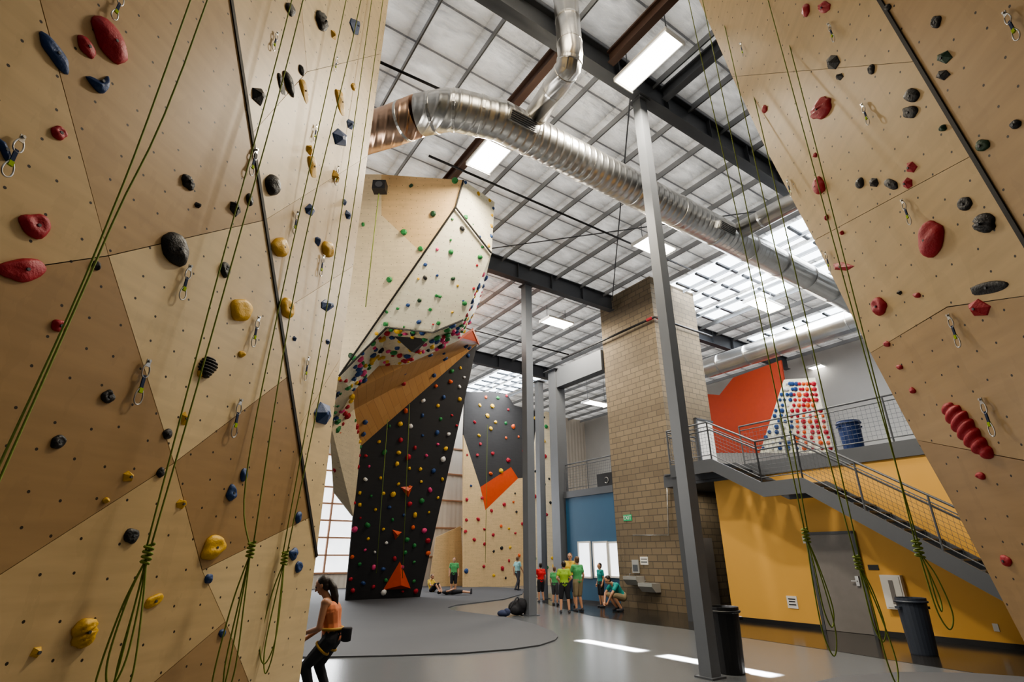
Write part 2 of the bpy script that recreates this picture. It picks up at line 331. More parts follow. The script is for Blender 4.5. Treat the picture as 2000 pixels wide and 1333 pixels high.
stA=J0(); stB=J0(elL=(.08,.25,1.16),wrL=(.22,.12,1.1),knR=(.06,-.1,.5),anR=(.0,-.14,.08)); stC=J0(elB=(-.06,.27,1.15),wrB=(.05,.16,1.0),anB=(-.02,.15,.08),knB=(.02,.13,.5)); walk=J0(knL=(.16,.09,.52),anL=(.14,.1,.08),knR=(-.04,-.09,.5),anR=(-.25,-.1,.13),elL=(-.12,.22,1.15),wrL=(-.08,.22,.9),elR=(.08,-.22,1.14),wrR=(.22,-.2,.95))
def hgt(px,y0,y1):
    P=onz(px,y1); t=P.y/ray(px,y0).y; return (O+ray(px,y0)*t).z
def crowd(px,y0,y1,yaw,J,label,*a,**k): return person(at(px,y1),yaw,hgt(px,y0,y1)*1.03,J,label,*a,**k)
crowd(1057,1103,1178,110,stB,'person in a red t-shirt and black shorts, leftmost of the group by the windows',CR,CBK,HAIRB)
crowd(1085,1110,1183,60,stA,'person in a green t-shirt, second from the left of the group',CG,CGR,HAIRL)
crowd(1104,1100,1199,95,stC,'person in a yellow-green t-shirt seen from behind, nearest of the standing group',CYG,CBK,HAIRB)
crowd(1131,1091,1196,120,stB,'tall person in a green t-shirt and khaki shorts, in front of the yellow shirt',CG,CKH,HAIRL)
crowd(1117,1084,1186,250,stA,'person in a yellow t-shirt standing in the middle of the group',CY,CNV,HAIRL)
crowd(1176,1103,1187,200,stA,'person in a teal t-shirt standing under the blue wall windows',CT,CBK,HAIRB)
cr=J0(pel=(-.15,0,.40),chs=(.06,0,.66),nek=(.2,0,.79),hed=(.32,0,.87),hiB=(-.12,.1,.38),knB=(.25,.15,.46),anB=(-.02,.13,.08),shB=(.12,.17,.74),elB=(.32,.2,.5),wrB=(.42,.1,.26))
person(at(1209,1195),200,1.72,cr,'person in a teal t-shirt crouching over the floor beside the drinking fountain',CT,CKH,HAIRB,lookdown=.6)
crowd(885,1092,1160,270,stA,'person in a bright green t-shirt standing alone in front of the far wall',CG,CBK,HAIRL)
crowd(1011,1090,1155,40,walk,'person in a pale teal top walking beside the far wall panels',CLT,CGR,HAIRL,leg=1.9)
si=J0(pel=(0,0,.13),chs=(-.1,0,.46),nek=(-.06,0,.62),hed=(0,0,.77),shB=(-.09,.17,.57),elB=(.1,.25,.35),wrB=(.3,.16,.36),hiB=(.02,.09,.12),knB=(.34,.13,.42),anB=(.6,.11,.08))
person(at(843,1158),330,1.5,si,'person in a yellow t-shirt sitting on the mat by the black wall',CY,CBK,HAIRL)
person(at(922,1164)+Vector((0,0,.14)),0,1.5,J0(elB=(.05,.3,1.15),wrB=(.12,.2,.95)),'person in dark clothes lying flat on the mat in front of the far wall',CGR,CBK,HAIRB,pre=Matrix.Rotation(R(-90),4,'Y'))

# ------------------------------------------------------------------ setting
m=MB(); m.abox(-14,32,-12,30.1,-.2,0); struct(m,'floor',CONC,ANG)
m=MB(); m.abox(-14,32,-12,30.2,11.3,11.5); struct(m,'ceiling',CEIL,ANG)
m=MB(); wa0,wa1,wz0,wz1=5.6,9.9,.75,6.8
m.abox(-14,wa0,30,30.2,0,11.3); m.abox(wa1,32,30,30.2,0,11.3); m.abox(wa0,wa1,30,30.2,0,wz0); m.abox(wa0,wa1,30,30.2,wz1,11.3); struct(m,'wall_far',CORR,ANG)
m=MB(); m.abox(27,27.2,-12,30,0,11.3); struct(m,'wall_right',GREYW,ANG)
m=MB(); m.abox(-14,-13.8,-12,30,0,11.3); struct(m,'wall_left',GREYW,ANG)
m=MB(); m.abox(-14,32,-12.2,-12,0,11.3); struct(m,'added_unseen_wall_back',STEELD,ANG)  # unseen dark wall, added to cut the light from behind
m=MB(); m.abox(-40,60,30.3,90,-.4,-.15); struct(m,'ground',CONC,ANG)
wn=thing('window_1','tall bright window beside the black climbing wall','window',ab((wa0+wa1)/2,30,wz0),None,ANG,'structure')
m=MB()
for i in range(4): a=wa0+(wa1-wa0)*i/3; m.abox(a-.04,a+.04,29.93,30.15,wz0,wz1)
for i in range(8): z=wz0+(wz1-wz0)*i/7; m.abox(wa0,wa1,29.93,30.15,z-.04,z+.04)
put(m,'window_frame',GIRT,wn); m=MB(); m.abox(wa0,wa1,30.09,30.11,wz0,wz1); put(m,'pane',GLOW,wn)
for i in range(5):
    m=MB(); z=1.5+i*1.6; m.abox(10,17.5,29.94,29.99,z,z+.08); put(m,'trim_%d'%(i+1),GIRT,None,ANG,kind='structure')
def fpoly(px,z0,z1,name,mt,**k):
    m=MB(); ps=[onz(x,y,0)+Z*z1 for x,y in px]; m.prism(ps,Z*(z0-z1)); return put(m,name,mt,loc=Vector((0,0,z0)),**k)
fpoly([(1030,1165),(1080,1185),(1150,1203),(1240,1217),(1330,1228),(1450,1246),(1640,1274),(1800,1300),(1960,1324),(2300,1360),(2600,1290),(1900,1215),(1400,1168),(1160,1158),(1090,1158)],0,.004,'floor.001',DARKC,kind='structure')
fpoly([(300,1255),(450,1278),(600,1287),(750,1284),(900,1279),(1000,1271),(1055,1263),(1084,1253),(1090,1246),(1080,1236),(1045,1222),(985,1207),(920,1199),(882,1194),(874,1189),(890,1184),(930,1179),(985,1172),(1020,1162),(1025,1152),(930,1146),(600,1148),(200,1180)],0,.025,'floor_mat',MATG,label='large grey rubber floor mat with curved edge under the climbing walls',cat='floor mat')
fpoly([(1560,1345),(1640,1326),(1760,1317),(1900,1319),(2050,1330),(2400,1420),(2400,1600),(1500,1600)],0,.025,'floor_mat',MATD,label='dark rubber floor mat at the foot of the right climbing wall',cat='floor mat')
def beam(b,a0,a1,label,z0=10.6):
    m=MB(); m.abox(a0,a1,b-.13,b+.13,z0,z0+.03); m.abox(a0,a1,b-.13,b+.13,11.22,11.25); m.abox(a0,a1,b-.02,b+.02,z0,11.25)
    for i in range(int((a1-a0)/1.5)): a=a0+.75+i*1.5; m.abox(a-.01,a+.01,b-.12,b+.12,z0,11.24)
    put(m,'roof_beam',STEELD,None,ANG,label=label,cat='beam')
beam(5.4,-8,26,'dark grey steel roof beam resting on the tall nearest column'); beam(13.4,-8,13.85,'grey steel roof beam over the middle column, ending at the brick tower'); beam(13.4,16.45,26.5,'grey steel roof beam behind the brick tower over the mezzanine'); beam(21.7,-8,18,'grey steel roof beam farthest away, above the black climbing wall')
def column(P,w,z1,label,ang=ANG):
    m=MB(); x=Vector((math.cos(ang),math.sin(ang),0)); y=Vector((-x.y,x.x,0))
    r=thing('steel_column',label,'column',P,None,ang)
    m.obox(P+Z*(z1/2),x*w/2,y*w/2,Z*z1/2); put(m,'shaft',STEEL,r)
    m=MB(); m.obox(P+Z*.012,x*w*.75,y*w*.75,Z*.012); put(m,'base_plate',STEELD,r)
    m=MB(); m.obox(P+Z*(z1-.012),x*w*.8,y*w*.8,Z*.012); put(m,'cap_plate',STEELD,r); return r
column(Vector((2.74,8.45,0)),.2,10.6,'tall grey steel column nearest to the camera'); column(Vector((.52,16.75,0)),.27,10.6,'grey steel column standing at the edge of the grey mat')
column(ab(14.0,17.25),.5,9.2,'wide grey steel column at the left end of the blue wall'); column(ab(13.9,18.4),.28,9.0,'slim grey steel column left of the wide one by the blue wall')
m=MB(); m.abox(13.8,14.2,14.15,16.98,8.35,9.2); put(m,'girder',STEEL,None,ANG,label='deep grey steel girder between the brick tower and the wide column',cat='beam')
for i in range(30):
    a=-7.0+1.2*i; m=MB(); m.abox(a-.018,a+.018,-8,30,11.12,11.13); m.abox(a-.006,a+.006,-8,30,11.12,11.3)
    put(m,'roof_purlin',PURL,None,ANG,label='thin grey steel purlin running along under the white ceiling insulation',cat='purlin',group='ceiling purlins')
for a,b0,b1,mt,l in ((4.9,5.6,13.2,BROWN,'brown steel joist ending at the top of the far plywood headwall'),(5.9,-6,5.2,BROWN,'brown steel joist above the long bright ceiling light'),(7.5,-6,5.2,STEELD,'dark steel joist right of the nearest column top')):
    m=MB(); m.abox(a-.08,a+.08,b0,b1,10.7,10.73); m.abox(a-.015,a+.015,b0,b1,10.7,11.0); m.abox(a-.08,a+.08,b0,b1,10.98,11.02); put(m,'roof_joist',mt,None,ANG,label=l,cat='joist')
for p,q,l in ((ab(6.9,5.6,10.9),ab(13.7,13.2,10.95),'thin steel bracing rod running from the nearest column top to the brick tower'),(ab(13.7,5.6,10.8),ab(6.9,13.2,10.8),'thin steel bracing rod crossing the other one below the skylights')):
    m=MB(); m.tube([p,q],.018,6); put(m,'bracing_rod',STEELD,label=l,cat='bracing rod')
n=2
for (a0,a1,b0,b1) in ((15.1,16.3,5.8,12.9),(16.65,17.75,5.8,12.9),(18.1,19.2,5.8,12.5),(15.1,16.35,22.2,29),(16.65,17.9,22.2,29),(22.5,23.5,4,13)):
    m=MB(); m.abox(a0,a1,b0,b1,11.27,11.295); w=struct(m,'window_%d'%n,SKY,ANG); n+=1
    m=MB()
    k=int((b1-b0)/.85)
    for i in range(k+1): b=b0+(b1-b0)*i/k; m.abox(a0,a1,b-.05,b+.05,11.2,11.27)
    put(m,'window_frame',STEELD,w)
def light(px,py,z,L,label,e=90,along=V,wd=.3):
    P=onz(px,py,z); y=Vector((-along.y,along.x,0)); r=thing('ceiling_light',label,'ceiling light',P,None,math.atan2(along.y,along.x))
    m=MB(); m.obox(P+Z*.06,along*(L/2+.04),y*(wd+.04),Z*.03); m.obox(P+Z*.03+along*(L/2+.03),along*.012,y*(wd+.04),Z*.05); m.obox(P+Z*.03-along*(L/2+.03),along*.012,y*(wd+.04),Z*.05); fr=put(m,'frame',WHITE,r)
    m=MB(); m.obox(P+Z*.02,along*L/2,y*wd,Z*.012); put(m,'diffuser',EMW,r)
    for s in(-1,1):
        m=MB(); m.tube([P+along*s*L*.4+Z*.09,P+along*s*L*.4+Z*(11.12-z)],.012,6); put(m,'hanger_rod',STEEL,fr)
    if not e: return
    d=bpy.data.lights.new('lamp','AREA'); d.shape='RECTANGLE'; d.size=L; d.size_y=wd*2; d.energy=e; d.color=(1,.89,.72)
    o=bpy.data.objects.new('fixture_lamp',d); C.objects.link(o); o.matrix_basis=Matrix.Translation(P-Z*.01)@Matrix.Rotation(math.atan2(along.y,along.x),4,'Z')
light(1266,124,10.3,1.25,'largest bright ceiling light beside the nearest column top',480,U,.22)
light(955,308,10.3,.95,'ceiling light under the silver duct bend',440,U); light(1277,484,10.4,1.2,'ceiling light behind the nearest column, below the duct',340); light(1087,632,10.4,1.2,'ceiling light right of the middle column',320)
light(1492,597,10.4,1.6,'ceiling light under the skylights right of the brick tower',150); light(1605,722,10.4,1.6,'ceiling light over the mezzanine climbing board',0); light(1165,790,9.4,1.6,'long ceiling light left of the brick tower',0)

# ------------------------------------------------------------------ ducts
def duct(path,r,name,label,collars=1.2,sect=None):
    root=thing(name,label,'duct',path[0])
    def one(pa,nm,mt):
        m=MB(); m.tube(pa,r,32); o=put(m,nm,mt,root)
        for p in o.data.polygons: p.use_smooth=len(p.vertices)==4
        return o
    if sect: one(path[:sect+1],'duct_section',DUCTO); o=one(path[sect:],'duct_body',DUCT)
    else: o=one(path,'duct_body',DUCT)
    for p,q in zip(path,path[1:]):
        L=(q-p).length; d=(q-p).normalized(); k=max(1,int(L/collars))
        for i in range(k):
            c=p.lerp(q,(i+.5)/k)
            m=MB(); w=.03; m.tube([c-d*w,c-d*w*.8,c+d*w*.8,c+d*w],[r,r*1.02,r*1.02,r],32); put(m,'collar',DUCT,o)
    return root
zd=9.3; bD=6.5
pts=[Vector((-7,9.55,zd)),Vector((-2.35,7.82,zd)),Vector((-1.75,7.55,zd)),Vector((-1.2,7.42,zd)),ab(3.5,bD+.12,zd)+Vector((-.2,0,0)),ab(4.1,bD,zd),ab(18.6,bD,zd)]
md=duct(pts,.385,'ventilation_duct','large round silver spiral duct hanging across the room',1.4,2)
for px,py in((1000,250),(1415,440)):
    P=onz(px,py,zd); c=ab(P.dot(V),bD,zd); d=(-U*.8-Z*.3).normalized(); up=V.cross(d)
    m=MB(); m.obox(c+d*.385,V*.32,up*.11,d*.02); vf=put(m,'vent_frame',METAL,md)
    m=MB()
    for i in range(5): m.obox(c+d*.41+up*(-.08+.04*i),V*.28,up*.008,d*.008)
    put(m,'vent_grille',STEELD,vf)
c0=ab(4.75,bD-.1,zd+.18); c1=pt(1115,125,8.95)
duct([c0,c0.lerp(c1,.8),c0.lerp(c1,.95),Vector((c1.x,c1.y,c1.z+.2)),Vector((c1.x-.03,c1.y,11.28))],.22,'ventilation_duct','narrower silver riser duct bending up to the ceiling',.5)
p0=ab(11.2,bD-.40,zd); duct([p0,p0-U*4.5],.22,'ventilation_duct','short silver branch duct reaching towards the right climbing wall',.9)
duct([ab(19,13,9.1),ab(19,0,9.1)],.42,'ventilation_duct','silver duct over the mezzanine behind the brick tower',1.2)
def pipe(path,r,mt,name,label,cat='pipe'):
    m=MB(); m.tube(path,r,8); put(m,name,mt,label=label,cat=cat,smooth=True)
pipe([onz(735,118,10.75),onz(985,232,10.75)],.03,BLKP,'sprinkler_pipe','black sprinkler pipe behind the silver duct bend')
pipe([ab(4,9.6,10.7),ab(13.9,9.6,10.7)],.03,BLKP,'sprinkler_pipe','black sprinkler pipe crossing between two roof beams right of the headwall')
pipe([ab(6,17.5,10.3),ab(15,17.5,10.3)],.035,BLKP,'sprinkler_pipe','black sprinkler pipe high up behind the middle column')
pp=thing('sprinkler_pipe','black sprinkler pipe with red couplings around the top of the brick tower','pipe',ab(13.75,11.25,9.5))
m=MB(); m.tube([ab(13.75,16.5,9.5),ab(13.75,11.25,9.5),ab(17.0,11.25,9.5)],.045,8); put(m,'pipe',BLKP,pp,smooth=True)
m=MB(); m.tube([ab(13.75,11.6,9.5),ab(13.75,11.35,9.5)],.06,10); put(m,'coupling',HC['red'],pp); m=MB(); m.tube([ab(13.9,11.25,9.5),ab(14.15,11.25,9.5)],.06,10); put(m,'coupling',HC['red'],pp)
pipe([ona(1302,936,13.86),ona(1306,1046,13.86),ona(1236,1046,13.86)],.014,METAL,'conduit','thin grey conduit on the brick tower face above the drinking fountain')

# ------------------------------------------------------------------ near climbing walls
EX=hit(625,1000,Vector((0,4.95,0)),Vector((0,1,0)))
def onE(z): return Vector((EX.x,EX.y,z))
C0=onE(1.56); CTp=pt(452,0,3.85); A1=pt(0,666,2.3)
PLL=plane3(C0,A1,CTp); PLR=plane3(C0,CTp,onE(9))
clipz=[(Vector((0,0,11.2)),Z),(Vector((0,0,0)),-Z)]
def tiles(root,pl,lst):
    n=pl[1]
    for px,mt in lst:
        ps=[onp(x,y,pl) for x,y in px]; c=sum(ps,Vector())/len(ps)
        ps=[c+(p-c)*(1-.003/max(.2,(p-c).length)) for p in ps]
        m=MB(); m.prism(ps,-n*.018); put(m,'panel',mt,root,clip=clipz)
lw=thing('climbing_wall','tall near climbing wall of patchwork plywood panels on the left','climbing wall',onE(0))
tiles(lw,PLL,[([(-400,-300),(0,-300),(78,0),(212,500),(-400,590)],PM),([(0,-300),(405,-300),(452,0),(518,430),(212,500),(78,0)],PT),([(212,500),(518,430),(564,735),(340,905)],PL),([(-400,590),(212,500),(340,905),(-400,1380)],PB),([(340,905),(564,735),(607,1010),(395,1115)],PB),([(-400,1380),(340,905),(395,1115),(440,1215),(200,1420),(-400,1900)],PM),([(395,1115),(607,1010),(618,1085),(585,1333),(560,1520),(520,1420),(440,1215)],PL),([(440,1215),(520,1420),(560,1520),(547,1620),(420,2600),(-400,2600),(-400,1900),(200,1420)],PB)])
tiles(lw,PLR,[([(405,-300),(560,-300),(588,0),(600,140),(492,262),(452,0)],PM),([(560,-300),(799,-300),(759,0),(745,105),(600,140),(588,0)],PL),([(492,262),(600,140),(745,105),(718,305),(518,430)],PL),([(518,430),(718,305),(690,520),(545,612)],PM),([(545,612),(690,520),(665,700),(580,840)],PL),([(580,840),(665,700),(618,1085)],PL)])
def backing(root,pl,px,th,clip=clipz):
    m=MB(); ps=[onp(x,y,pl)-pl[1]*.02 for x,y in px]; m.prism(ps,-pl[1]*th); put(m,'backing',DK,root,clip=clip)
backing(lw,PLL,[(-400,-300),(405,-300),(452,0),(617,1085),(585,1333),(547,1620),(420,2600),(-400,2600)],.12)
backing(lw,PLR,[(405,-300),(798,-300),(758,0),(624,1000),(617,1085),(452,0)],.1)
m=MB(); m.bar(onp(405,-300,PLL)+PLL[1]*.004,onp(618,1088,PLL)+PLL[1]*.004,.03,.012,PLL[1]); put(m,'seam_strip',DK,lw,clip=clipz)
ebt=pt(2000,1255,3.2); etp=pt(1365,0,6.5); e3=pt(2000,470,2.75); PLW=plane3(ebt,etp,e3)
rw=thing('climbing_wall','tall near climbing wall of plywood panels leaning in from the right','climbing wall',Vector((3.3,3.6,0)))
WE=[(1215,-300),(1365,0),(1430,150),(1500,300),(1590,470),(1700,690),(1790,860),(1860,985),(2000,1255),(2150,1540),(2400,2000)]
tiles(rw,PLW,[([(1215,-300),(1540,-300),(1718,0),(1790,120),(1430,150),(1365,0)],PM),([(1430,150),(1790,120),(1900,303),(1590,470),(1500,300)],PM),([(1590,470),(1900,303),(2000,470),(2060,570),(1850,600),(1700,690)],PM),([(1700,690),(1850,600),(2060,570),(2300,970),(2000,900),(1790,860)],PT),([(1790,860),(2000,900),(2300,970),(2500,1300),(2150,1540),(2000,1255),(1860,985)],PB),([(1540,-300),(2500,-300),(2500,1300),(2300,970),(2000,470),(1718,0)],PT),([(2150,1540),(2500,1300),(2600,2600),(2520,2600),(2400,2000)],PB)])
backing(rw,PLW,WE+[(2520,2600),(2600,2600),(2500,-300)],.15)
m=MB(); m.bar(onp(1540,-300,PLW)+PLW[1]*.004,onp(2300,970,PLW)+PLW[1]*.004,.028,.012,PLW[1]); put(m,'seam_strip',DK,rw,clip=clipz)

# holds
def hold_mesh(shape,W_,H_,D_,seed):
    rnd=random.Random(seed); m=MB(); off=Vector((rnd.random()*50,rnd.random()*50,0))
    if shape=='wedge':
        k=rnd.choice((5,6)); a0=rnd.random()*6; ps=[]
        for i in range(k):
            a=a0+2*math.pi*i/k+rnd.uniform(-.25,.25); ps.append(Vector((W_*math.cos(a),H_*math.sin(a),0)))
        ap=Vector((rnd.uniform(-.2,.2)*W_,rnd.uniform(-.1,.35)*H_,D_*1.1)); tp=[ap+Vector((p.x*.22,p.y*.22,-rnd.random()*.12*D_)) for p in ps]
        m.add(ps+[p*.93+Vector((0,0,D_*.2)) for p in ps]+tp,[(i,(i+1)%k,(i+1)%k+k,i+k) for i in range(k)]+[(i+k,(i+1)%k+k,(i+1)%k+2*k,i+2*k) for i in range(k)]+[tuple(range(2*k,3*k)),tuple(range(k-1,-1,-1))]); return m,False
    if shape=='ridged':                              # one long body with transverse ridges: cross-sections lofted along the long axis
        ns,sg=49,16; vs=[]
        for i in range(ns):
            y=-1+2*i/(ns-1); g=abs(math.sin((y+1)*math.pi*3.5)); e=math.sqrt(max(0,1-abs(y)**4)); wv=W_*(.74+.26*g)*e*(1+.16*math.sin(y*3+1)); dv=D_*(.7+.35*g)*e
            for j in range(sg): a=math.pi*2*j/sg; vs.append(Vector((wv*math.cos(a)+.14*W_*math.sin(y*3),y*H_,max(-.01,dv*math.sin(a)))))
        m.add(vs,[(i*sg+j,(i+1)*sg+j,(i+1)*sg+(j+1)%sg,i*sg+(j+1)%sg) for i in range(ns-1) for j in range(sg)]+[tuple(range(sg)),tuple(range(ns*sg-1,(ns-1)*sg-1,-1))])
        return m,True
    rg,sg=9,22; vs=[]
    for i in range(rg):
        r=math.sin(math.pi/2*(rg-i)/rg)
        for j in range(sg):
            a=2*math.pi*j/sg; x,y=r*math.cos(a),r*math.sin(a); z=max(0,1-r*r)**.45
            q=noise.noise(Vector((math.cos(a)*1.1,math.sin(a)*1.1,0))+off)*.28; x*=1+q; y*=1+q
            z*=1+.3*noise.noise(Vector((x*1.3,y*1.3,3))+off)
            if shape=='crimp': z*=.55+.5*y; x=math.copysign(abs(x)**.75,x)
            elif shape=='ribbed': g=abs(math.sin(y*math.pi*2.7)); z*=.62+.42*g; x*=.86+.16*g
            elif shape=='pocket': z-=.42*math.exp(-((x*2.2)**2+((y-.15)*2.2)**2))
            elif shape=='crescent': y=y*.6-.45+.75*x*x
            elif shape=='jug': z*=.6+.55*max(0,y)+.15
            vs.append(Vector((x*W_,y*H_,max(0,z)*D_)))
    vs.append(Vector((0,0 if shape!='crescent' else -.45*H_,(vs[-1].z)))); T=len(vs)-1
    m.add(vs,[(i*sg+j,i*sg+(j+1)%sg,(i+1)*sg+(j+1)%sg,(i+1)*sg+j) for i in range(rg-1) for j in range(sg)]+[((rg-1)*sg+j,(rg-1)*sg+(j+1)%sg,T) for j in range(sg)]+[tuple(range(sg-1,-1,-1))]); return m,True
WORD={'blob':'rounded','wedge':'faceted','crimp':'flat-edged','ribbed':'ribbed','ridged':'ridged','pocket':'dimpled','crescent':'crescent-shaped','jug':'scooped'}
def near_holds(lst,pick,wall,group):
    cnt={}
    for i,(px,py,w,h,col,shape,rot) in enumerate(sorted(lst,key=lambda q:q[1])):
        pl=pick(px,py); n=pl[1]; P=onp(px,py,pl); X=onp(px+w/2,py,pl)-onp(px-w/2,py,pl); Wd=X.length/2*.88; X=(X-n*X.dot(n)).normalized(); Y=n.cross(X)
        Hd=(onp(px,py-h/2,pl)-onp(px,py+h/2,pl)).length/2*.95; D=min(.13,max(.02,.62*min(Wd,Hd)))
        rm=Matrix.Rotation(R(rot),3,'Z'); B=Matrix((X,Y,n)).transposed()@rm
        M=Matrix.Translation(P)@B.to_4x4(); m,sm=hold_mesh(shape,Wd,Hd,D,i*7+int(px))
        cnt[col]=cnt.get(col,0)+1; c=cnt[col]; sz='large' if w*h>1300 else 'small' if w*h<330 else 'medium'
        lab='%s %s %s hold on %s plywood wall, %s %s from the top'%(sz,WORD[shape],col,wall,ordn(c),col)
        me=m.mesh('climbing_hold',None,[HC[col]],sm); o=bpy.data.objects.new('climbing_hold',me); C.objects.link(o); o.matrix_basis=M
        tag(o,lab,'climbing hold',group)
        if w*h>420 and shape!='ridged':
            b=MB(); zz=max(v.z for v in m.v if abs(v.x)<Wd*.35 and abs(v.y)<Hd*.4)*(.93 if shape!='pocket' else .8); b.cone(Vector((0,0,zz-.02)),Vector((0,0,zz+.004)),.008,.008,8)
            bo=bpy.data.objects.new('bolt',b.mesh('bolt',None,[STEELD])); C.objects.link(bo); bo.parent=o
r_,b_,k_,y_,g_,dg='red','blue','black','yellow','green','dark green'
LH=[(213,82,56,85,r_,'blob',15),(168,92,30,42,r_,'blob',10),(115,260,33,28,r_,'pocket',0),(69,441,70,50,r_,'pocket',0),(45,527,112,50,r_,'jug',4),(115,637,34,26,r_,'jug',0),
(107,105,38,70,b_,'blob',15),(191,160,46,42,b_,'crescent',-8),(8,293,20,45,b_,'blob',0),(692,52,20,30,b_,'wedge',0),(664,270,34,36,b_,'wedge',0),(685,243,20,20,b_,'wedge',0),(605,410,22,25,b_,'wedge',0),(639,597,30,26,b_,'wedge',0),(630,808,38,50,b_,'wedge',0),(476,928,14,28,b_,'blob',0),(452,964,22,32,b_,'pocket',0),(407,1131,17,20,b_,'blob',0),(433,1238,14,16,b_,'blob',0),(572,1083,18,24,b_,'blob',0),(583,1108,16,22,b_,'pocket',0),(679,420,12,20,b_,'wedge',0),(672,395,10,14,b_,'wedge',0),(575,662,9,12,b_,'wedge',0),(640,668,10,12,b_,'wedge',0),(582,1010,12,24,b_,'blob',0),(620,472,12,20,b_,'wedge',0),
(627,42,20,38,k_,'ribbed',10),(566,18,16,25,k_,'blob',0),(505,188,32,36,k_,'wedge',0),(549,165,11,40,k_,'crimp',-5),(563,163,16,45,k_,'blob',5),(366,356,26,32,k_,'ribbed',0),(386,401,15,13,k_,'wedge',0),(459,408,24,34,k_,'wedge',0),(487,390,14,26,k_,'blob',0),(531,362,28,46,k_,'blob',8),(340,487,54,76,k_,'blob',18),(439,526,22,32,k_,'pocket',0),(187,519,20,20,k_,'blob',0),(404,718,34,46,k_,'ridged',-20),(211,775,28,28,k_,'pocket',0),(113,863,32,30,k_,'pocket',0),(326,848,20,22,k_,'blob',0),(257,1047,34,30,k_,'pocket',0),(313,923,16,20,k_,'blob',0),(588,138,10,18,k_,'blob',0),
(594,178,12,45,y_,'crimp',0),(664,200,14,50,y_,'crimp',-3),(651,68,12,18,y_,'wedge',0),(605,293,16,22,y_,'wedge',0),(610,326,16,42,y_,'crimp',0),(546,484,34,42,y_,'blob',0),(639,486,22,34,y_,'blob',0),(470,606,48,46,y_,'pocket',0),(560,602,28,40,y_,'pocket',0),(655,345,15,26,y_,'wedge',0),(359,818,16,30,y_,'wedge',0),(250,932,26,26,y_,'wedge',0),(354,985,24,22,y_,'wedge',0),(417,1070,52,46,y_,'pocket',20),(300,1175,40,24,y_,'jug',15),(163,1235,55,58,y_,'ribbed',25),(70,1275,26,24,y_,'wedge',0),(472,692,16,14,y_,'blob',0),(206,978,14,12,y_,'blob',0),(389,730,9,14,y_,'blob',0),(690,170,9,14,y_,'blob',0)]
def pickL(px,py): return PLL if px<452+.153*py+2 else PLR
near_holds(LH,pickL,'left','holds on the left plywood wall')
RH=[(1605,212,46,42,r_,'ribbed',20),(1494,213,11,16,r_,'blob',0),(1575,20,16,26,r_,'blob',0),(1610,14,28,22,r_,'ribbed',0),(1601,363,25,36,r_,'blob',0),(1780,327,28,24,r_,'wedge',0),(1773,358,24,24,r_,'wedge',0),(1820,467,46,74,r_,'blob',-30),(1645,521,54,18,r_,'wedge',0),(1718,598,30,36,r_,'pocket',0),(1913,602,52,38,r_,'wedge',0),(1890,840,44,130,r_,'ridged',40),(1593,303,8,10,r_,'blob',0),(1615,425,9,12,r_,'blob',0),(1645,455,8,9,r_,'blob',0),(1733,672,14,12,r_,'blob',0),(1792,577,14,10,r_,'blob',0),(1758,717,12,10,r_,'blob',0),(1783,763,12,12,r_,'blob',0),(1916,930,20,14,r_,'blob',0),(1966,1096,24,20,r_,'blob',0),
(1627,122,32,32,k_,'wedge',0),(1640,150,18,16,k_,'wedge',0),(1703,135,14,20,k_,'blob',0),(1783,186,32,30,k_,'blob',0),(1778,219,36,24,k_,'jug',0),(1842,147,34,22,k_,'wedge',0),(1829,43,22,26,k_,'pocket',0),(1985,243,24,18,k_,'blob',0),(1680,358,18,22,k_,'blob',0),(1707,357,22,22,k_,'wedge',0),(1741,360,30,20,k_,'blob',-12),(1885,398,34,28,k_,'pocket',0),(1923,436,50,42,k_,'ribbed',0),(1930,562,84,26,k_,'crimp',8),(1758,572,10,10,k_,'wedge',0),(1735,14,14,14,k_,'blob',0),
(1845,112,36,28,dg,'wedge',0),(1920,284,32,26,dg,'blob',0),(1843,250,14,14,dg,'blob',0)]
near_holds(RH,lambda x,y:PLW,'right','holds on the right plywood wall')

# quickdraws
SLB=cloth('sling_blue',(.02,.04,.10)); LIME=cloth('lime',(.35,.5,.03))
def carab(m,zt,L,w,r=.0045):
    ps=[]
    for i in range(20):
        a=2*math.pi*i/20; wz=math.cos(a); ps.append(Vector((w*math.sin(a)*(1-.22*wz),0,zt-L/2+L/2*wz)))
    m.tube(ps,r,6,True)
def qd_meshes():
    out=[]
    m=MB(); m.box(-.014,.014,-.004,.002,-.015,.03); m.tube([Vector((0,0,.02)),Vector((0,-.015,.02))],.009,8); out.append(('hanger',m.mesh('hanger',None,[METAL])))
    m=MB(); carab(m,.005,.09,.024); m2=m.mesh('carabiner',None,[METAL],True); out.append(('carabiner',m2))
    m=MB(); m.box(-.010,.010,-.004,.004,-.17,-.07); out.append(('sling',m.mesh('sling',None,[SLB])))
    m=MB(); m.box(-.012,.012,-.007,.007,-.178,-.148); out.append(('tape',m.mesh('tape',None,[LIME])))
    m=MB(); carab(m,-.15,.1,.026); out.append(('carabiner',m.mesh('carabiner',None,[METAL],True)))
    return out
QM=qd_meshes()
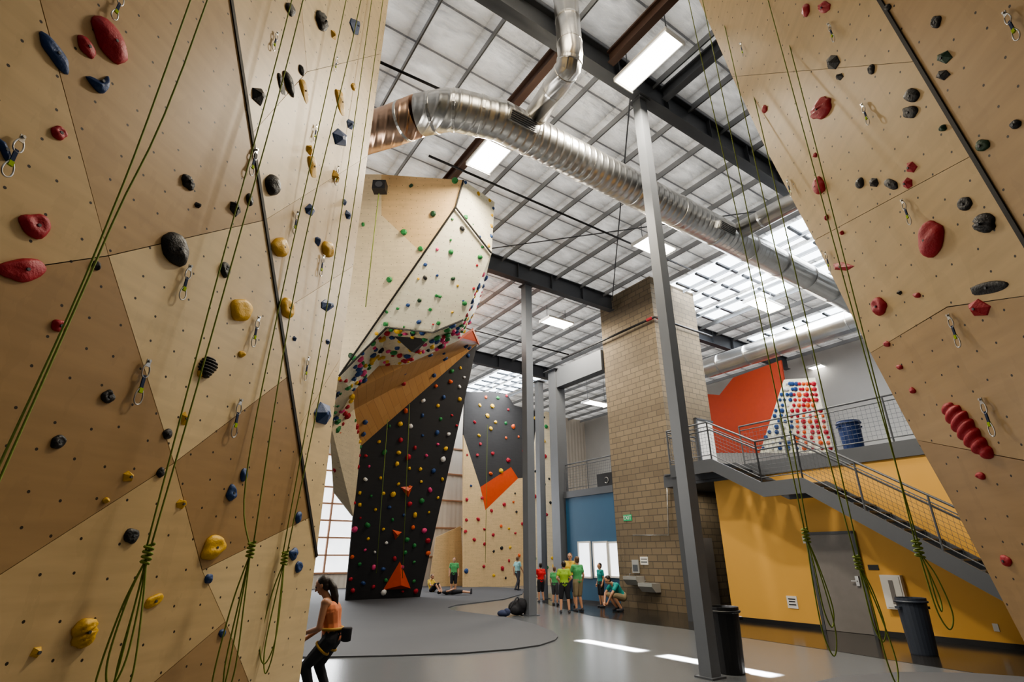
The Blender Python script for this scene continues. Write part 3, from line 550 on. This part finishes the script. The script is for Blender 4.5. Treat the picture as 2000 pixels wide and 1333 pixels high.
def quickdraws(lst,pick,wall):
    for i,(px,py,h) in enumerate(sorted(lst,key=lambda q:q[1])):
        pl=pick(px,py); n=pl[1]; P=onp(px,py-h*.42,pl); t=P.y/ray(px,py).y; s=max(.7,min(1.5,h*t/F/.25*1.05))
        X=Vector((-n.y,n.x,0)).normalized(); Y=Z.cross(X)
        o=bpy.data.objects.new('quickdraw',None); C.objects.link(o); o.empty_display_size=.1
        o.matrix_basis=Matrix.Translation(P+n*.02)@Matrix((X,Y,Z)).transposed().to_4x4()@Matrix.Scale(s,4)
        tag(o,'quickdraw with blue sling on the %s plywood wall, %s quickdraw from the top'%(wall,ordn(i+1)),'quickdraw','quickdraws on the %s plywood wall'%wall)
        sl=None
        for nm,me in QM:
            c=bpy.data.objects.new(nm,me); C.objects.link(c); c.parent=sl if nm=='tape' else o
            if nm=='sling': sl=c
quickdraws([(35,310,85),(233,15,45),(365,553,65),(283,745,78),(500,648,55),(464,815,65),(537,85,42),(577,437,45),(615,262,35),(657,345,40),(598,720,42),(628,520,40),(496,320,55),(655,128,32)],pickL,'left')
quickdraws([(1972,50,55),(1690,225,45),(1624,64,38),(1769,415,50),(1860,645,60),(1924,812,65),(1450,97,28),(1542,368,34),(1617,508,30)],lambda x,y:PLW,'right')

# ropes
def catm(p,k=8):
    o=[]
    for i in range(len(p)-1):
        a,b,c,d=p[max(i-1,0)],p[i],p[i+1],p[min(i+2,len(p)-1)]
        for j in range(k):
            t=j/k; o.append(.5*((2*b)+(c-a)*t+(2*a-5*b+4*c-d)*t*t+(3*b-a-3*c+d)*t**3))
    o.append(p[-1]); return o
def atY(px,py,Y): d=ray(px,py); return O+d*(Y/d.y)
def rope(strands,Y,knot,tails,label,r=.0048):
    kp=atY(knot[0],knot[1],Y) if knot else atY(strands[0][-1][0],strands[0][-1][1],Y)
    root=thing('climbing_rope',label,'rope',kp,None)
    for st in strands:
        m=MB(); P=[atY(p[0],p[1],p[2] if len(p)>2 else Y) for p in st]
        if P[0].z<10.6: P=[P[0]+Z*(10.9-P[0].z)]+P
        m.tube(catm(P,6),r,6); put(m,'strand',ROPE,root,smooth=True)
    if knot:
        m=MB(); hx=[kp+Vector((.022*math.cos(a),.018*math.sin(a),.05-.1*a/(2*math.pi*4))) for a in [i*math.pi/6 for i in range(49)]]; m.tube(hx,r*1.5,6); put(m,'knot',ROPE,root,smooth=True)
    for i,(dx,L,w) in enumerate(tails):
        a=kp; m=MB(); x=Vector((1,.15,0)).normalized(); y=Vector((0,.02*(i%2*2-1),0))
        m.tube(catm([a-Z*.03,a+x*(dx-w)*.6+y-Z*L*.35,a+x*(dx-w)+y-Z*L*.8,a+x*dx-Z*L,a+x*(dx+w)-y-Z*L*.8,a+x*(dx+w)*.6-y-Z*L*.35,a-Z*.02],7),r,6); put(m,'rope_loop',ROPE,root,smooth=True)
rope([[(405,0),(218,440),(0,935,2.0),(-60,1080,1.95)],[(372,0),(196,470),(12,880,2.0),(-50,1010,1.95)]],2.1,None,[],'green rope crossing the left plywood wall, nearest the left picture edge')
rope([[(592,0),(440,560),(292,1078)],[(570,0),(420,560),(284,1078)]],3.05,(288,1082),[(-.02,.62,.03),(.03,.7,.05),(-.05,.75,.03)],'green double rope on the left wall with thick knot at lower left')
rope([[(705,0),(585,520),(494,1070)],[(676,0),(545,600),(480,940),(488,1070)]],3.8,(490,1074),[(-.05,.95,.03),(.0,.85,.04)],'green rope pair between the dark seam and the lower brown panel')
rope([[(748,0),(672,520),(560,1085)],[(726,0),(645,560),(552,1085)]],4.45,(556,1090),[(-.03,.72,.045),(-.01,.78,.04)],'green rope pair hanging at the free edge of left plywood wall')
rope([[(1345,0),(1462,520),(1572,1040)],[(1372,0),(1490,560),(1578,1040)]],4.25,(1574,1046),[(.06,.62,.05),(.03,.8,.04)],'green rope in front of the yellow wall beside the grey door')
rope([[(1404,0),(1532,560),(1672,1095)],[(1428,0),(1560,560),(1680,1095)]],4.1,(1676,1100),[(.08,.75,.05),(.05,.5,.03)],'green rope in front of the grey door and stairs')
rope([[(1500,0),(1652,560),(1796,1070)],[(1518,0),(1668,580),(1790,1070)]],3.3,(1793,1072),[(.04,.33,.03),(.06,.42,.03)],'green rope in front of the fire extinguisher cabinet, nearest the right wall',.004)

# ------------------------------------------------------------------ far climbing structure
bf1=onz(675,1175); bf2=onz(820,1168); PB1=plane3(bf1,bf2,pt(705,872,19.8))
fw=thing('climbing_wall','far overhanging climbing wall with plywood headwall and black lower face','climbing wall',bf2)
def panel(pts,mt,root=fw,th=.1,name='panel'):
    n=Vector()
    for i in range(len(pts)): n+=(pts[i]-pts[0]).cross(pts[(i+1)%len(pts)]-pts[0])
    n.normalize(); c=sum(pts,Vector())/len(pts)
    if n.dot(O-c)<0: n=-n
    m=MB()
    m.prism(pts,-n*th); put(m,name,mt,root,clip=clipz); return pts
def P3(l): return [pt(*q) for q in l]
kq=onp(932,672,PB1)
def on1(l): return [onp(x,y,PB1) for x,y in l]
# headwall face is one flat plane through three corners; the other corners lie on it
hA,hB,hC=pt(890,405,13.35),pt(662,735,13.5),pt(845,650,13.9); PH=plane3(hA,hB,hC)
hD,hE,hG=onp(755,640,PH),onp(905,625,PH),onp(960,495,PH)
PF1=plane3(hA,hB,pt(745,341,13.33))
F1a=panel([onp(x,y,PF1) for x,y in((745,341),(905,352),(890,405),(826,497),(745,420))],PFT)
F1b=panel([onp(x,y,PF1) for x,y in((540,338),(745,341),(745,420),(826,497),(662,735),(540,905))],PFL)
hT=onp(905,352,PF1)
F2=panel([hA,hG,hE,hC,hD,hB],PCR)
F3=panel([hT,pt(966,395,14.3),hG,hA],PCR)
F4=panel([hG]+P3([(937,590,16.2),(912,640,17.2),(897,665,17.3)])+[hE],PCR)
Fa=panel([hB,hD]+P3([(740,715,15.6),(690,765,15.4)]),PCR)
Fb=panel([hD,hC]+P3([(795,712,16.2),(740,715,15.6)]),PFL)
Fc=panel([hC,hE]+P3([(897,665,17.3),(795,712,16.2)]),PCR)
Fd=panel([hB]+P3([(690,765,15.4),(655,830,17.5),(600,830,15.5)]),PFL)
F6=panel(P3([(740,715,15.6),(795,712,16.2),(897,665,17.3)])+[kq,onp(705,872,PB1)]+P3([(692,800,18.2),(690,765,15.4)]),PLANK)
F7=panel(P3([(648,838,17.3),(690,765,15.4),(692,800,18.2)])+on1([(705,872),(690,1010)])+P3([(655,965,19.3)]),PFL)
panel(P3([(897,665,17.3),(924,646,18.0),(936,675,18.6)])+[kq],ORG)
BKF=panel(on1([(705,872),(932,672),(820,1168),(675,1175),(690,1010)]),PBK)
m=MB()
for p,q in ((hA,hB),(hA,hG),(hB,hD),(hD,hC),(hC,hE),(hT,hA)): m.bar(p+(O-p)*.004,q+(O-q)*.004,.035,.035)
put(m,'edge_strip',DK,fw)
def tri_volume(l,apex,mt,label,pl=None,h=.3):
    ps=on1(l) if pl is None else [onp(x,y,pl) for x,y in l]; n=PB1[1] if pl is None else pl[1]
    ps=[p+n*.005 for p in ps]
    ap=(onp(*apex,PB1) if pl is None else onp(*apex,pl))+n*h; m=MB(); k=len(ps); m.add(ps+[ap],[(i,(i+1)%k,k) for i in range(k)]+[tuple(range(k-1,-1,-1))]); put(m,'climbing_volume',mt,label=label,cat='climbing volume')
tri_volume([(748,1153),(781,1097),(802,1150)],(778,1138),ORG,'large orange triangular volume at the foot of the black climbing wall')
tri_volume([(782,952),(806,950),(797,972)],(795,958),ORG,'small red triangular volume halfway up the black climbing wall',h=.15)
tri_volume([(766,1035),(785,1040),(772,1055)],(774,1043),ORG,'small red triangular volume low on the black wall above the large one',h=.15)
plB=plane3(hD,hC,pt(795,712,16.2))
tri_volume([(770,657),(836,662),(812,690)],(805,668),PDG,'dark grey triangular volume under the lip of the far headwall',plB,.3)
tri_volume([(808,738),(838,740),(820,762)],(820,747),PDG,'grey triangular volume at the top of the black wall',h=.2)
B2=27.0
sw=thing('climbing_wall','farthest climbing wall with dark top, orange stripe and light plywood base','climbing wall',onz(990,1148))
def on2(l,b=B2): return [onb(x,y,b) for x,y in l]
S1=panel(on2([(908,766),(988,766),(1004,792),(1054,806),(1038,932),(1012,935),(998,913),(938,952),(905,850)]),PDG,sw)
S2=panel(on2([(938,952),(998,913),(1012,935),(948,997)]),ORG,sw)
S3=panel(on2([(905,850),(938,952),(948,997),(953,1147.5),(905,1147.5)]),PFT,sw)
S4=panel(on2([(948,997),(1012,935),(1038,932),(1030,1147.5),(953,1147.5)]),PFT,sw)
S5=panel(on2([(1050,818),(1066,804),(1090,810),(1100,1148.5),(1030,1148.5),(1038,932)],26.6),PFL,sw)
S6=panel(on2([(852,1050),(900,1028),(906,1147.5),(838,1147.5)],28.5),PFT,sw)
def far_mesh(v):
    rnd=random.Random(v); m=MB(); 
    sx,sy=rnd.uniform(.7,1.2),rnd.uniform(.7,1.2); m.sphere(Vector((0,0,.1)),(sx,sy,.75),8,5)
    for q in m.v: q*=1+.35*noise.noise(q*1.3+Vector((v*3.1,0,0)))
    return m
FM={}; SCOL=['red','blue','yellow','green','orange','pink','black','white','dark green']; SM=MB()
def far_hold(P,n,s,col,label,group):
    v=random.randrange(4); q=n.to_track_quat('Z','Y'); M=Matrix.Translation(P)@q.to_matrix().to_4x4()@Matrix.Rotation(random.random()*6,4,'Z')@Matrix.Scale(s,4)
    if label is None:
        g=far_mesh(v); SM.m=SCOL.index(col); SM.add([M@x for x in g.v],g.f); return
    if (v,col) not in FM: FM[(v,col)]=far_mesh(v).mesh('climbing_hold',None,[HC[col]],True)
    o=bpy.data.objects.new('climbing_hold',FM[(v,col)]); C.objects.link(o); o.matrix_basis=M
    tag(o,label%col,'climbing hold',group)
from mathutils.geometry import tessellate_polygon
def scatter(pts,nn,s0,s1,cols,label=None,group=None,mind=.25):
    c=sum(pts,Vector())/len(pts); tris=[]
    for t in tessellate_polygon([pts]):
        a,b,d=(pts[i] for i in t); tris.append((a,b,d,(b-a).cross(d-a).length))
    got=[]; tries=0
    while len(got)<nn and tries<nn*40:
        tries+=1; a,b,d,_=random.choices(tris,[t[3] for t in tris])[0]; u,v=random.random(),random.random()
        if u+v>1: u,v=1-u,1-v
        P=a+(b-a)*u+(d-a)*v; P=P.lerp(c,.04)
        if P.z<.25 or any((P-g).length<mind for g in got): continue
        got.append(P); n=(b-a).cross(d-a).normalized()
        if n.dot(O-P)<0: n=-n
        far_hold(P,n,random.uniform(s0,s1),random.choice(cols),label,group)
mix=['red','yellow','green','blue','red','yellow','orange','pink','white','green']
scatter(BKF,92,.055,.115,mix,'small %s climbing hold on the black overhanging wall','holds on the black wall',.42)
for f,nn in((Fa,22),(Fb,20),(Fc,16),(Fd,8)): scatter(f,nn,.06,.115,['red','blue','yellow','green','blue','pink','black'],'small %s climbing hold under the lip of the far headwall','holds under the lip',.2)
scatter(F2,13,.045,.08,['green','green','black','dark green','blue'],'small %s climbing hold on the light face of the far headwall','holds on the light headwall face',.5)
scatter(F6,12,.07,.13,['blue','blue','red','white'],'small %s climbing hold on the orange plank ceiling of the far wall','holds on the orange planks',.5)
scatter(F4,50,.05,.10,['red','blue','yellow','pink','blue','green'],mind=.14); scatter(F3,26,.04,.07,['yellow','blue','green'],mind=.22); scatter(F2,20,.03,.05,['yellow','blue','red','green','pink'],mind=.4)
scatter(F1b,16,.05,.08,['green','pink','dark green'],mind=.7); scatter(F1a,8,.05,.08,['green','dark green'],mind=.6); scatter(F7,40,.06,.12,['red','red','red','orange','green','yellow'],mind=.25); scatter(Fd,14,.05,.09,['red','blue','green'],mind=.2)
for f in (Fa,Fb,Fc): scatter(f,12,.05,.08,['red','green','yellow','blue','pink'],mind=.2)
scatter(S1,26,.08,.14,['red','yellow','green','orange','yellow'],mind=.5); scatter(S4,24,.07,.12,['red','orange','yellow','black'],mind=.5); scatter(S3,12,.07,.12,['blue','red','red'],mind=.5); scatter(S5,26,.08,.14,['red','black','green','yellow'],mind=.4)
def frope(px0,py0,px1,py1,t0,t1,label):
    m=MB(); m.tube([pt(px0,py0,t0),pt(px1,py1,t1)],.012,6); put(m,'climbing_rope',ROPE,label=label,cat='rope',smooth=True)
frope(757,820,735,1120,18.6,19.0,'thin green rope hanging left on the black climbing wall'); frope(800,790,786,1130,18.6,19.6,'thin green rope hanging in the middle of the black climbing wall'); frope(740,378,714,600,12.7,12.8,'thin green rope on the far headwall near the left wall edge'); frope(952,830,948,1100,27,27,'thin green rope hanging on the farthest climbing wall')
m=MB(); Pb=pt(742,366,13.0); m.obox(Pb,Vector((.16,0,0)),Vector((0,.12,0)),Vector((0,0,.13))); sp=thing('loudspeaker','black loudspeaker mounted at the top of the far headwall','loudspeaker',Pb); put(m,'cabinet',BLKP,sp); m=MB(); m.tube([Pb-Vector((0,.121,0)),Pb-Vector((0,.128,0))],.09,16); put(m,'cone',STEELD,sp)

# ------------------------------------------------------------------ brick tower, blue wall, yellow wall, mezzanine
m=MB(); m.abox(13.9,16.4,11.4,14.1,0,11.28); put(m,'brick_tower',BRICK,None,ANG,label='tall tan block tower rising to the roof beside the stairs',cat='tower')
m=MB(); m.abox(13.95,14.15,14.1,16.85,0,3.7); m.abox(14.15,27,16.7,16.85,0,3.7); struct(m,'wall_blue',BLUE,ANG)
m=MB(); m.abox(13.5,13.7,-3,9.6,0,3.55); struct(m,'wall_yellow',YEL,ANG)
m=MB(); m.abox(13.7,16.4,9.5,9.6,0,3.55); struct(m,'wall_recess',GREYD,ANG)
m=MB(); m.abox(13.45,27,-3,9.6,3.55,3.9); m.abox(13.45,27,9.6,11.38,3.55,3.9); m.abox(16.42,27,11.38,14.1,3.55,3.9); m.abox(13.9,27,14.12,16.9,3.7,3.95); struct(m,'floor.002',STEELD,ANG)
m=MB(); m.abox(13.47,13.5,-3,9.6,0,.1); struct(m,'baseboard_yellow',BLKP,ANG)
m=MB(); m.abox(13.93,13.95,14.1,16.85,0,.1); struct(m,'baseboard_blue',BLKP,ANG)
def bz(px,py,a): P=ona(px,py,a); return P.dot(U),P.z
b0=bz(1600,1150,13.5)[0]; b1=bz(1690,1150,13.5)[0]; lo,hi=min(b0,b1),max(b0,b1)
d=thing('door_1','grey steel door in the yellow wall under the stairs','door',ab(13.5,(lo+hi)/2,0),None,ANG,'structure')
m=MB(); m.abox(13.44,13.49,lo,hi,0.01,2.03); dp=put(m,'door_panel',GREYD,d); m=MB(); m.abox(13.42,13.5,lo-.06,lo,0,2.09); m.abox(13.42,13.5,hi,hi+.06,0,2.09); m.abox(13.42,13.5,lo-.06,hi+.06,2.03,2.09); put(m,'door_frame',STEELD,d)
m=MB(); m.abox(13.40,13.44,lo+.05,lo+.12,.95,1.15); m.bar(ab(13.38,lo+.08,1.05),ab(13.38,lo+.2,1.05),.02,.02); put(m,'door_handle',METAL,dp)
d=thing('door_2','pale grey door high on the brick tower at the stair landing','door',ab(15.9,11.39,3.9),None,ANG,'structure'); m=MB(); m.abox(15.45,16.3,11.33,11.39,3.92,6.0); put(m,'door_panel',WHITE,d); m=MB(); m.abox(15.38,15.45,11.3,11.4,3.9,6.06); m.abox(15.38,16.35,11.3,11.4,6.0,6.06); put(m,'door_frame',STEELD,d)
d=thing('door_3','grey door in the dark recess beneath the stair landing','door',ab(15,11.39,0),None,ANG,'structure'); m=MB(); m.abox(14.5,15.4,11.33,11.39,.01,2.1); put(m,'door_panel',GREYD,d)
def wbox(px0,py0,px1,py1,a):
    b0,z1=bz(px0,(py0+py1)/2,a)[0],bz((px0+px1)/2,py0,a)[1]; b1,z0=bz(px1,(py0+py1)/2,a)[0],bz((px0+px1)/2,py1,a)[1]
    return min(b0,b1),max(b0,b1),z0,z1
b0,b1,z0,z1=wbox(1730,1124,1770,1190,13.5)
r=thing('fire_extinguisher_cabinet','white fire extinguisher cabinet on the yellow wall right of the grey door','cabinet',ab(13.45,(b0+b1)/2,z0),None,ANG)
m=MB(); m.abox(13.38,13.5,b0,b1,z0,z1); put(m,'body',WHITE,r); m=MB(); m.abox(13.365,13.38,b0+.03,b1-.03,z0+.03,z1-.03); dd=put(m,'door',WHITE,r); m=MB(); m.abox(13.355,13.367,(b0+b1)/2-.04,(b0+b1)/2+.04,z0+.1,z1-.1); put(m,'glass_strip',GREYD,dd)
def sign(px0,py0,px1,py1,a,mt,label,lines=None,name='sign',cat='sign'):
    b0,b1,z0,z1=wbox(px0,py0,px1,py1,a); r=thing(name,label,cat,ab(a,(b0+b1)/2,z0),None,ANG); m=MB(); m.abox(a-.015,a-.001,b0,b1,z0,z1); put(m,'plate',mt,r)
    if lines:
        m=MB()
        for f0,f1,g in lines: zz=z0+(z1-z0)*g; m.abox(a-.018,a-.015,b0+(b1-b0)*f0,b0+(b1-b0)*f1,zz-.012,zz+.012)
        put(m,'printed_lines',BLKP,r)
    return r,b0,b1,z0,z1
sign(1538,1165,1558,1189,13.5,WHITE,'small white paper notice on the yellow wall left of the grey door',[(.15,.85,.75),(.2,.8,.55),(.15,.85,.3)])
sign(1696,1104,1716,1114,13.5,BLKP,'small dark plaque on the yellow wall beside the grey door'); sign(1940,1219,1951,1234,13.5,WHITE,'small white wall outlet low on the yellow wall',None,'wall_outlet','outlet'); sign(1568,1047,1580,1062,13.5,WHITE,'small white plate on the yellow wall at door head height',None,'wall_plate','switch')
sign(1251,1088,1266,1104,13.9,WHITE,'small paper notice on the brick tower above the drinking fountain',[(.1,.9,.7),(.1,.9,.35)])
def text_on(s,b,z,a,size,mt,parent):
    cu=bpy.data.curves.new('t','FONT'); cu.body=s; cu.size=size; cu.extrude=.003; cu.align_x='CENTER'; ob=bpy.data.objects.new('t',cu); C.objects.link(ob)
    dg=bpy.context.evaluated_depsgraph_get(); e=bpy.data.meshes.new_from_object(ob.evaluated_get(dg)); m=MB(); x=-U; B=Matrix((x,Z,-V)).transposed()
    m.v=[ab(a,b,z)+B@v.co for v in e.vertices]; m.f=[tuple(p.vertices) for p in e.polygons]; m.fm=[0]*len(m.f); bpy.data.objects.remove(ob); put(m,'lettering',mt,parent)
r,b0,b1,z0,z1=sign(1218,1006,1234,1018,13.9,mat('exit_green',(.02,.30,.12),.4,0,.05,3,0,.3),'small green exit sign on the left side of the brick tower'); text_on('EXIT',(b0+b1)/2,z0+.04,13.88,(z1-z0)*.9,WHITE,r)
b0=bz(1292,1160,13.9)[0]; b1=bz(1236,1160,13.9)[0]
r=thing('drinking_fountain','grey metal two-level drinking fountain with bottle filler on the brick tower','drinking fountain',ab(13.7,(b0+b1)/2,.3),None,ANG); bm_=(b0+b1)/2
def basin(bb0,bb1,zt):
    m=MB(); pr=[ab(13.89,bb0,zt),ab(13.5,bb0,zt),ab(13.5,bb0,zt-.10),ab(13.66,bb0,zt-.26),ab(13.89,bb0,zt-.26)]; m.prism(pr,U*(bb1-bb0)); bs=put(m,'basin',STAIN,r)
    m=MB(); c=ab(13.66,(bb0+bb1)/2,zt+.002); m.tube([c,c+Z*.004],.13,18); put(m,'drain_bowl',STEELD,bs); m=MB(); m.tube([c+U*.13,c+U*.13+Z*.06,c+U*.09+Z*.08],.012,8); put(m,'spout',METAL,bs)
basin(bm_+.03,b1,.96); basin(b0,bm_-.03,.78)
m=MB(); m.abox(13.84,13.89,bm_+.2,b1-.12,1.05,1.45); bf=put(m,'bottle_filler',STAIN,r); m=MB(); m.abox(13.83,13.842,bm_+.24,b1-.16,1.1,1.3); put(m,'filler_recess',STEELD,bf)
wi=11
for (x0,x1,lab) in ((1131,1156,'narrow bright window in the blue wall, leftmost'),(1160,1190,'bright window in the blue wall, middle pane'),(1191,1221,'bright window in the blue wall next to the brick tower')):
    b0,b1,z0,z1=wbox(x0,1058,x1,1130,13.95); w=thing('window_%d'%wi,lab,'window',ab(13.95,(b0+b1)/2,z0),None,ANG,'structure'); wi+=1
    m=MB(); m.abox(13.90,13.95,b0,b1,z0,z0+.06); m.abox(13.90,13.95,b0,b1,z1-.06,z1); m.abox(13.90,13.95,b0,b0+.06,z0,z1); m.abox(13.90,13.95,b1-.06,b1,z0,z1); put(m,'window_frame',WHITE,w)
    m=MB(); m.abox(13.93,13.945,b0+.06,b1-.06,z0+.06,z1-.06); put(m,'pane',GLOW,w)
def railing(path,label,h=1.07,post=1.2,infill=True,parent=None,mt=RAILM):
    root=parent or thing('guard_railing',label,'railing',path[0])
    m=MB(); m.tube([p+Z*h for p in path],.024,8); put(m,'top_rail',mt,root)
    for zz in (.12,h-.12):
        m=MB(); m.tube([p+Z*zz for p in path],.014,6); put(m,'rail',mt,root)
    for p,q in zip(path,path[1:]):
        L=(q-p).length; k=max(1,round(L/post))
        for i in range(k+1):
            c=p.lerp(q,i/k); m=MB(); m.tube([c,c+Z*h],.02,6); put(m,'post',mt,root)
        if infill:
            m=MB(); k=max(1,int(L/.1))
            for i in range(1,k): c=p.lerp(q,i/k); m.tube([c+Z*.12,c+Z*(h-.12)],.0035,4)
            for j in range(1,8): z=.12+(h-.24)*j/8; m.tube([p+Z*z,q+Z*z],.0035,4)
            put(m,'mesh_infill',STEELD,root)
    return root
railing([ab(13.6,-2.5,3.9),ab(13.6,8.6,3.9)],'grey mesh guard railing along the mezzanine above the yellow wall'); railing([ab(14.0,14.2,3.95),ab(14.0,16.85,3.95)],'grey guard railing above the blue wall')
prof=[(10.1,3.9),(8.7,3.9),(7.4,3.15),(6.4,3.15),(1.85,0.02)]
st=thing('staircase','grey steel staircase descending along the yellow wall from the landing','staircase',ab(12.9,1.9,0),None,ANG)
for a0 in(12.25,13.33):
    m=MB(); top=[ab(a0,b,z+.06) for b,z in prof]; low=[ab(a0,b,z-.28) for b,z in prof[:-1]]+[ab(a0,2.25,.0),ab(a0,1.8,0.0)]; m.prism(top+low[::-1],V*.06); put(m,'stringer',STEELD,st)
m=MB(); m.abox(12.31,13.4,8.7,10.1,3.82,3.88); put(m,'landing',STEELD,st); m=MB(); m.abox(13.4,15.4,9.65,11.3,3.9,3.94); put(m,'landing',STEELD,st); m=MB(); m.abox(12.31,13.33,6.4,7.4,3.07,3.13); put(m,'landing',STEELD,st)
for (bA,zA,bB,zB,k) in ((8.7,3.9,7.4,3.15,4),(6.4,3.15,1.9,.05,17)):
    for i in range(1,k):
        b=bA+(bB-bA)*i/k; z=zA+(zB-zA)*i/k; m=MB(); m.abox(12.31,13.33,b-.14,b+.14,z-.03,z); put(m,'tread',STEELD,st)
railing([ab(12.28,b,z+.05) for b,z in prof],'',1.0,1.3,True,st); railing([ab(12.3,10.1,3.92),ab(13.6,10.1,3.92)],'',1.0,.65,True,st)
m=MB(); m.tube([ab(12.38,b,z+.85) for b,z in prof],.02,8); put(m,'handrail',RAILM,st)
m=MB(); m.abox(12.3,12.5,9.9,10.1,0,3.6); put(m,'landing_post',STEELD,st)
b0,b1,z0,z1=wbox(1166,924,1204,953,13.93); r=thing('banner','black banner with white ring logo on the railing above the blue wall','banner',ab(13.93,(b0+b1)/2,z0),None,ANG); m=MB(); m.abox(13.93,13.945,b0,b1,z0,z1); cl=put(m,'cloth',BLKP,r)
m=MB(); cc=ab(13.92,(b0+b1)/2,(z0+z1)/2); m.tube([cc+(U*math.cos(a)+Z*math.sin(a))*.10 for a in [R(40+i*14) for i in range(21)]],.012,6); put(m,'ring_logo',STAIN,cl)
mo=thing('climbing_wall','orange climbing wall panel at the back of the mezzanine','climbing wall',ab(23,14,3.9))
panel([ona(x,y,22.8) for x,y in((1378,770),(1405,772),(1432,738),(1525,704),(1531,742),(1490,885),(1384,885))],ORD_,mo)
bd=thing('climbing_wall','pale wood training board on the mezzanine covered in blue and red holds','climbing wall',ab(22,10,3.9))
BP=panel([ona(x,y,22.2) for x,y in((1531,742),(1592,738),(1628,885),(1484,885))],PCR,bd)
for i in range(9):
    for j in range(13):
        if random.random()<.08: continue
        x=1535+(1588-1535)*i/8+(1490-1535+(1622-1588-1490+1535)*i/8)*j/12; y=750+126*j/12; x+=random.uniform(-2,2)
        P=ona(x,y,22.17); SM.m=SCOL.index(random.choice(('blue','blue','blue','white')) if i<4+random.randint(-1,1) else random.choice(('orange','red'))); SM.sphere(P,.065+random.random()*.045,6,4)
put(SM,'climbing_hold',[HC[c] for c in SCOL],label='small multicoloured holds dotted over the farthest climbing walls and the mezzanine board',cat='climbing hold',kind='stuff')
def bin_(P,r0,h,mt,label,name='trash_can'):
    r=thing(name,label,'trash can',P); m=MB(); m.lathe([(r0*.82,0),(r0*.84,.02),(r0*.97,h*.9),(r0,h*.92),(r0,h),(r0*.94,h),(r0*.92,h*.93),(r0*.78,.06)],P,24); bo=put(m,'body',mt,r)
    m=MB(); c=P+Z*(h*.93); m.tube([c+Vector((r0*1.03*math.cos(a),r0*1.03*math.sin(a),0)) for a in [2*math.pi*i/24 for i in range(24)]],.018,6,True); put(m,'rim',mt,r,smooth=True)
    for s in(-1,1):
        m=MB(); c=P+Vector((r0*1.04*s,0,h*.82)); m.obox(c,Vector((.025,0,0)),Vector((0,.06,0)),Vector((0,0,.02))); put(m,'handle',mt,bo)
    return r
GRB=mat('grey_bin_plastic',(.045,.055,.078),.4); BLB=mat('blue_bin_plastic',(.02,.045,.16),.4)
bin_(onz(1430,1316),.215,.86,BLKP,'black trash can beside the nearest steel column'); bin_(onz(1806,1280),.235,.88,GRB,'blue-grey trash can under the stairs in front of the yellow wall')
P=ona(1665,862,14.2); bin_(Vector((P.x,P.y,3.9)),.26,.78,BLB,'dark blue bin on the mezzanine behind the railing')
P=onz(1010,1203); bp=thing('backpack','black backpack lying on the floor at the foot of the middle column','backpack',P); m=MB(); m.sphere(P+Vector((0,0,.2)),(.26,.2,.2),14,8); m.sphere(P+Vector((.12,-.05,.28)),(.16,.15,.18),12,8); m.sphere(P+Vector((-.08,-.16,.15)),(.15,.08,.12),10,7); q=fuse(m,.02,3); put(q,'body',CBK,bp,smooth=True)
m=MB(); m.tube(catm([P+Vector((.05,-.1,.4)),P+Vector((.0,-.2,.48)),P+Vector((-.1,-.22,.35)),P+Vector((-.2,-.2,.2))],6),.018,6); put(m,'strap',CGR,bp,smooth=True)
P=onz(983,1206); m=MB(); m.sphere(P+Vector((0,0,.09)),(.17,.12,.09),12,7); m.sphere(P+Vector((.1,0,.12)),(.1,.1,.1),10,7); put(m,'rope_bag',CNV,label='small dark bag lying left of the backpack',cat='bag',smooth=True)

# ------------------------------------------------------------------ light
def area(loc,dirv,sx,sy,e,col,spread=None,rotz=None):
    d=bpy.data.lights.new('area','AREA'); d.shape='RECTANGLE'; d.size=sx; d.size_y=sy; d.energy=e; d.color=col
    if spread: d.spread=spread
    o=bpy.data.objects.new('area_lamp',d); C.objects.link(o)
    if rotz is not None: o.matrix_basis=Matrix.Translation(loc)@Matrix.Rotation(rotz,4,'Z')
    else: o.matrix_basis=Matrix.Translation(loc)@Vector(dirv).to_track_quat('-Z','Y').to_matrix().to_4x4()
area(ab(17.2,9.3,11.15),None,4.0,7,700,(.92,.96,1),None,ANG); area(ab(16.5,25.5,11.15),None,2.8,6.8,650,(.92,.96,1),None,ANG)
area(ab(7.7,29.6,3.8),-U+Vector((0,0,.05)),4.2,5.8,600,(.94,.97,1))
area(Vector((.6,4.4,10.9)),(.05,.9,-1),2.5,2.2,90,(1,.86,.64)); area(ab(9,17.5,10.9),(0,0,-1),6,3,560,(1,.95,.85))  # added fill lamps near the roof, both out of view
area(Vector((-6.2,9.5,4.5)),(1,.25,-.05),3.5,5,230,(1,.95,.87))          # added soft fill lamp, unseen behind the left wall
area(ab(15.2,10.5,3.45),(0,0,-1),1.0,.4,14,(1,.93,.8))                   # added fill lamp that lightens the recess under the landing
area(ab(7.85,8.35,8.6),None,.28,1.6,150,(1,.97,.9),.02,ANG); area(ab(7.85,6.05,8.6),None,.28,2.0,180,(1,.97,.9),.02,ANG)  # added narrow lamps in mid-air that make the sun strips on the floor
w=bpy.data.worlds.new('World'); bpy.context.scene.world=w; w.use_nodes=True; bg=w.node_tree.nodes['Background']; bg.inputs[0].default_value=(.85,.92,1,1); bg.inputs[1].default_value=.8
cam=bpy.data.cameras.new('camera'); co=bpy.data.objects.new('camera',cam); C.objects.link(co); cam.sensor_width=36; cam.lens=F/2000*36; cam.clip_end=300
co.location=O; co.rotation_euler=(math.pi/2+TH,0,0); bpy.context.scene.camera=co
try:
    bpy.context.scene.view_settings.view_transform='AgX'; bpy.context.scene.view_settings.look='AgX - Medium High Contrast'; bpy.context.scene.view_settings.exposure=.0
except Exception as e: print(e)
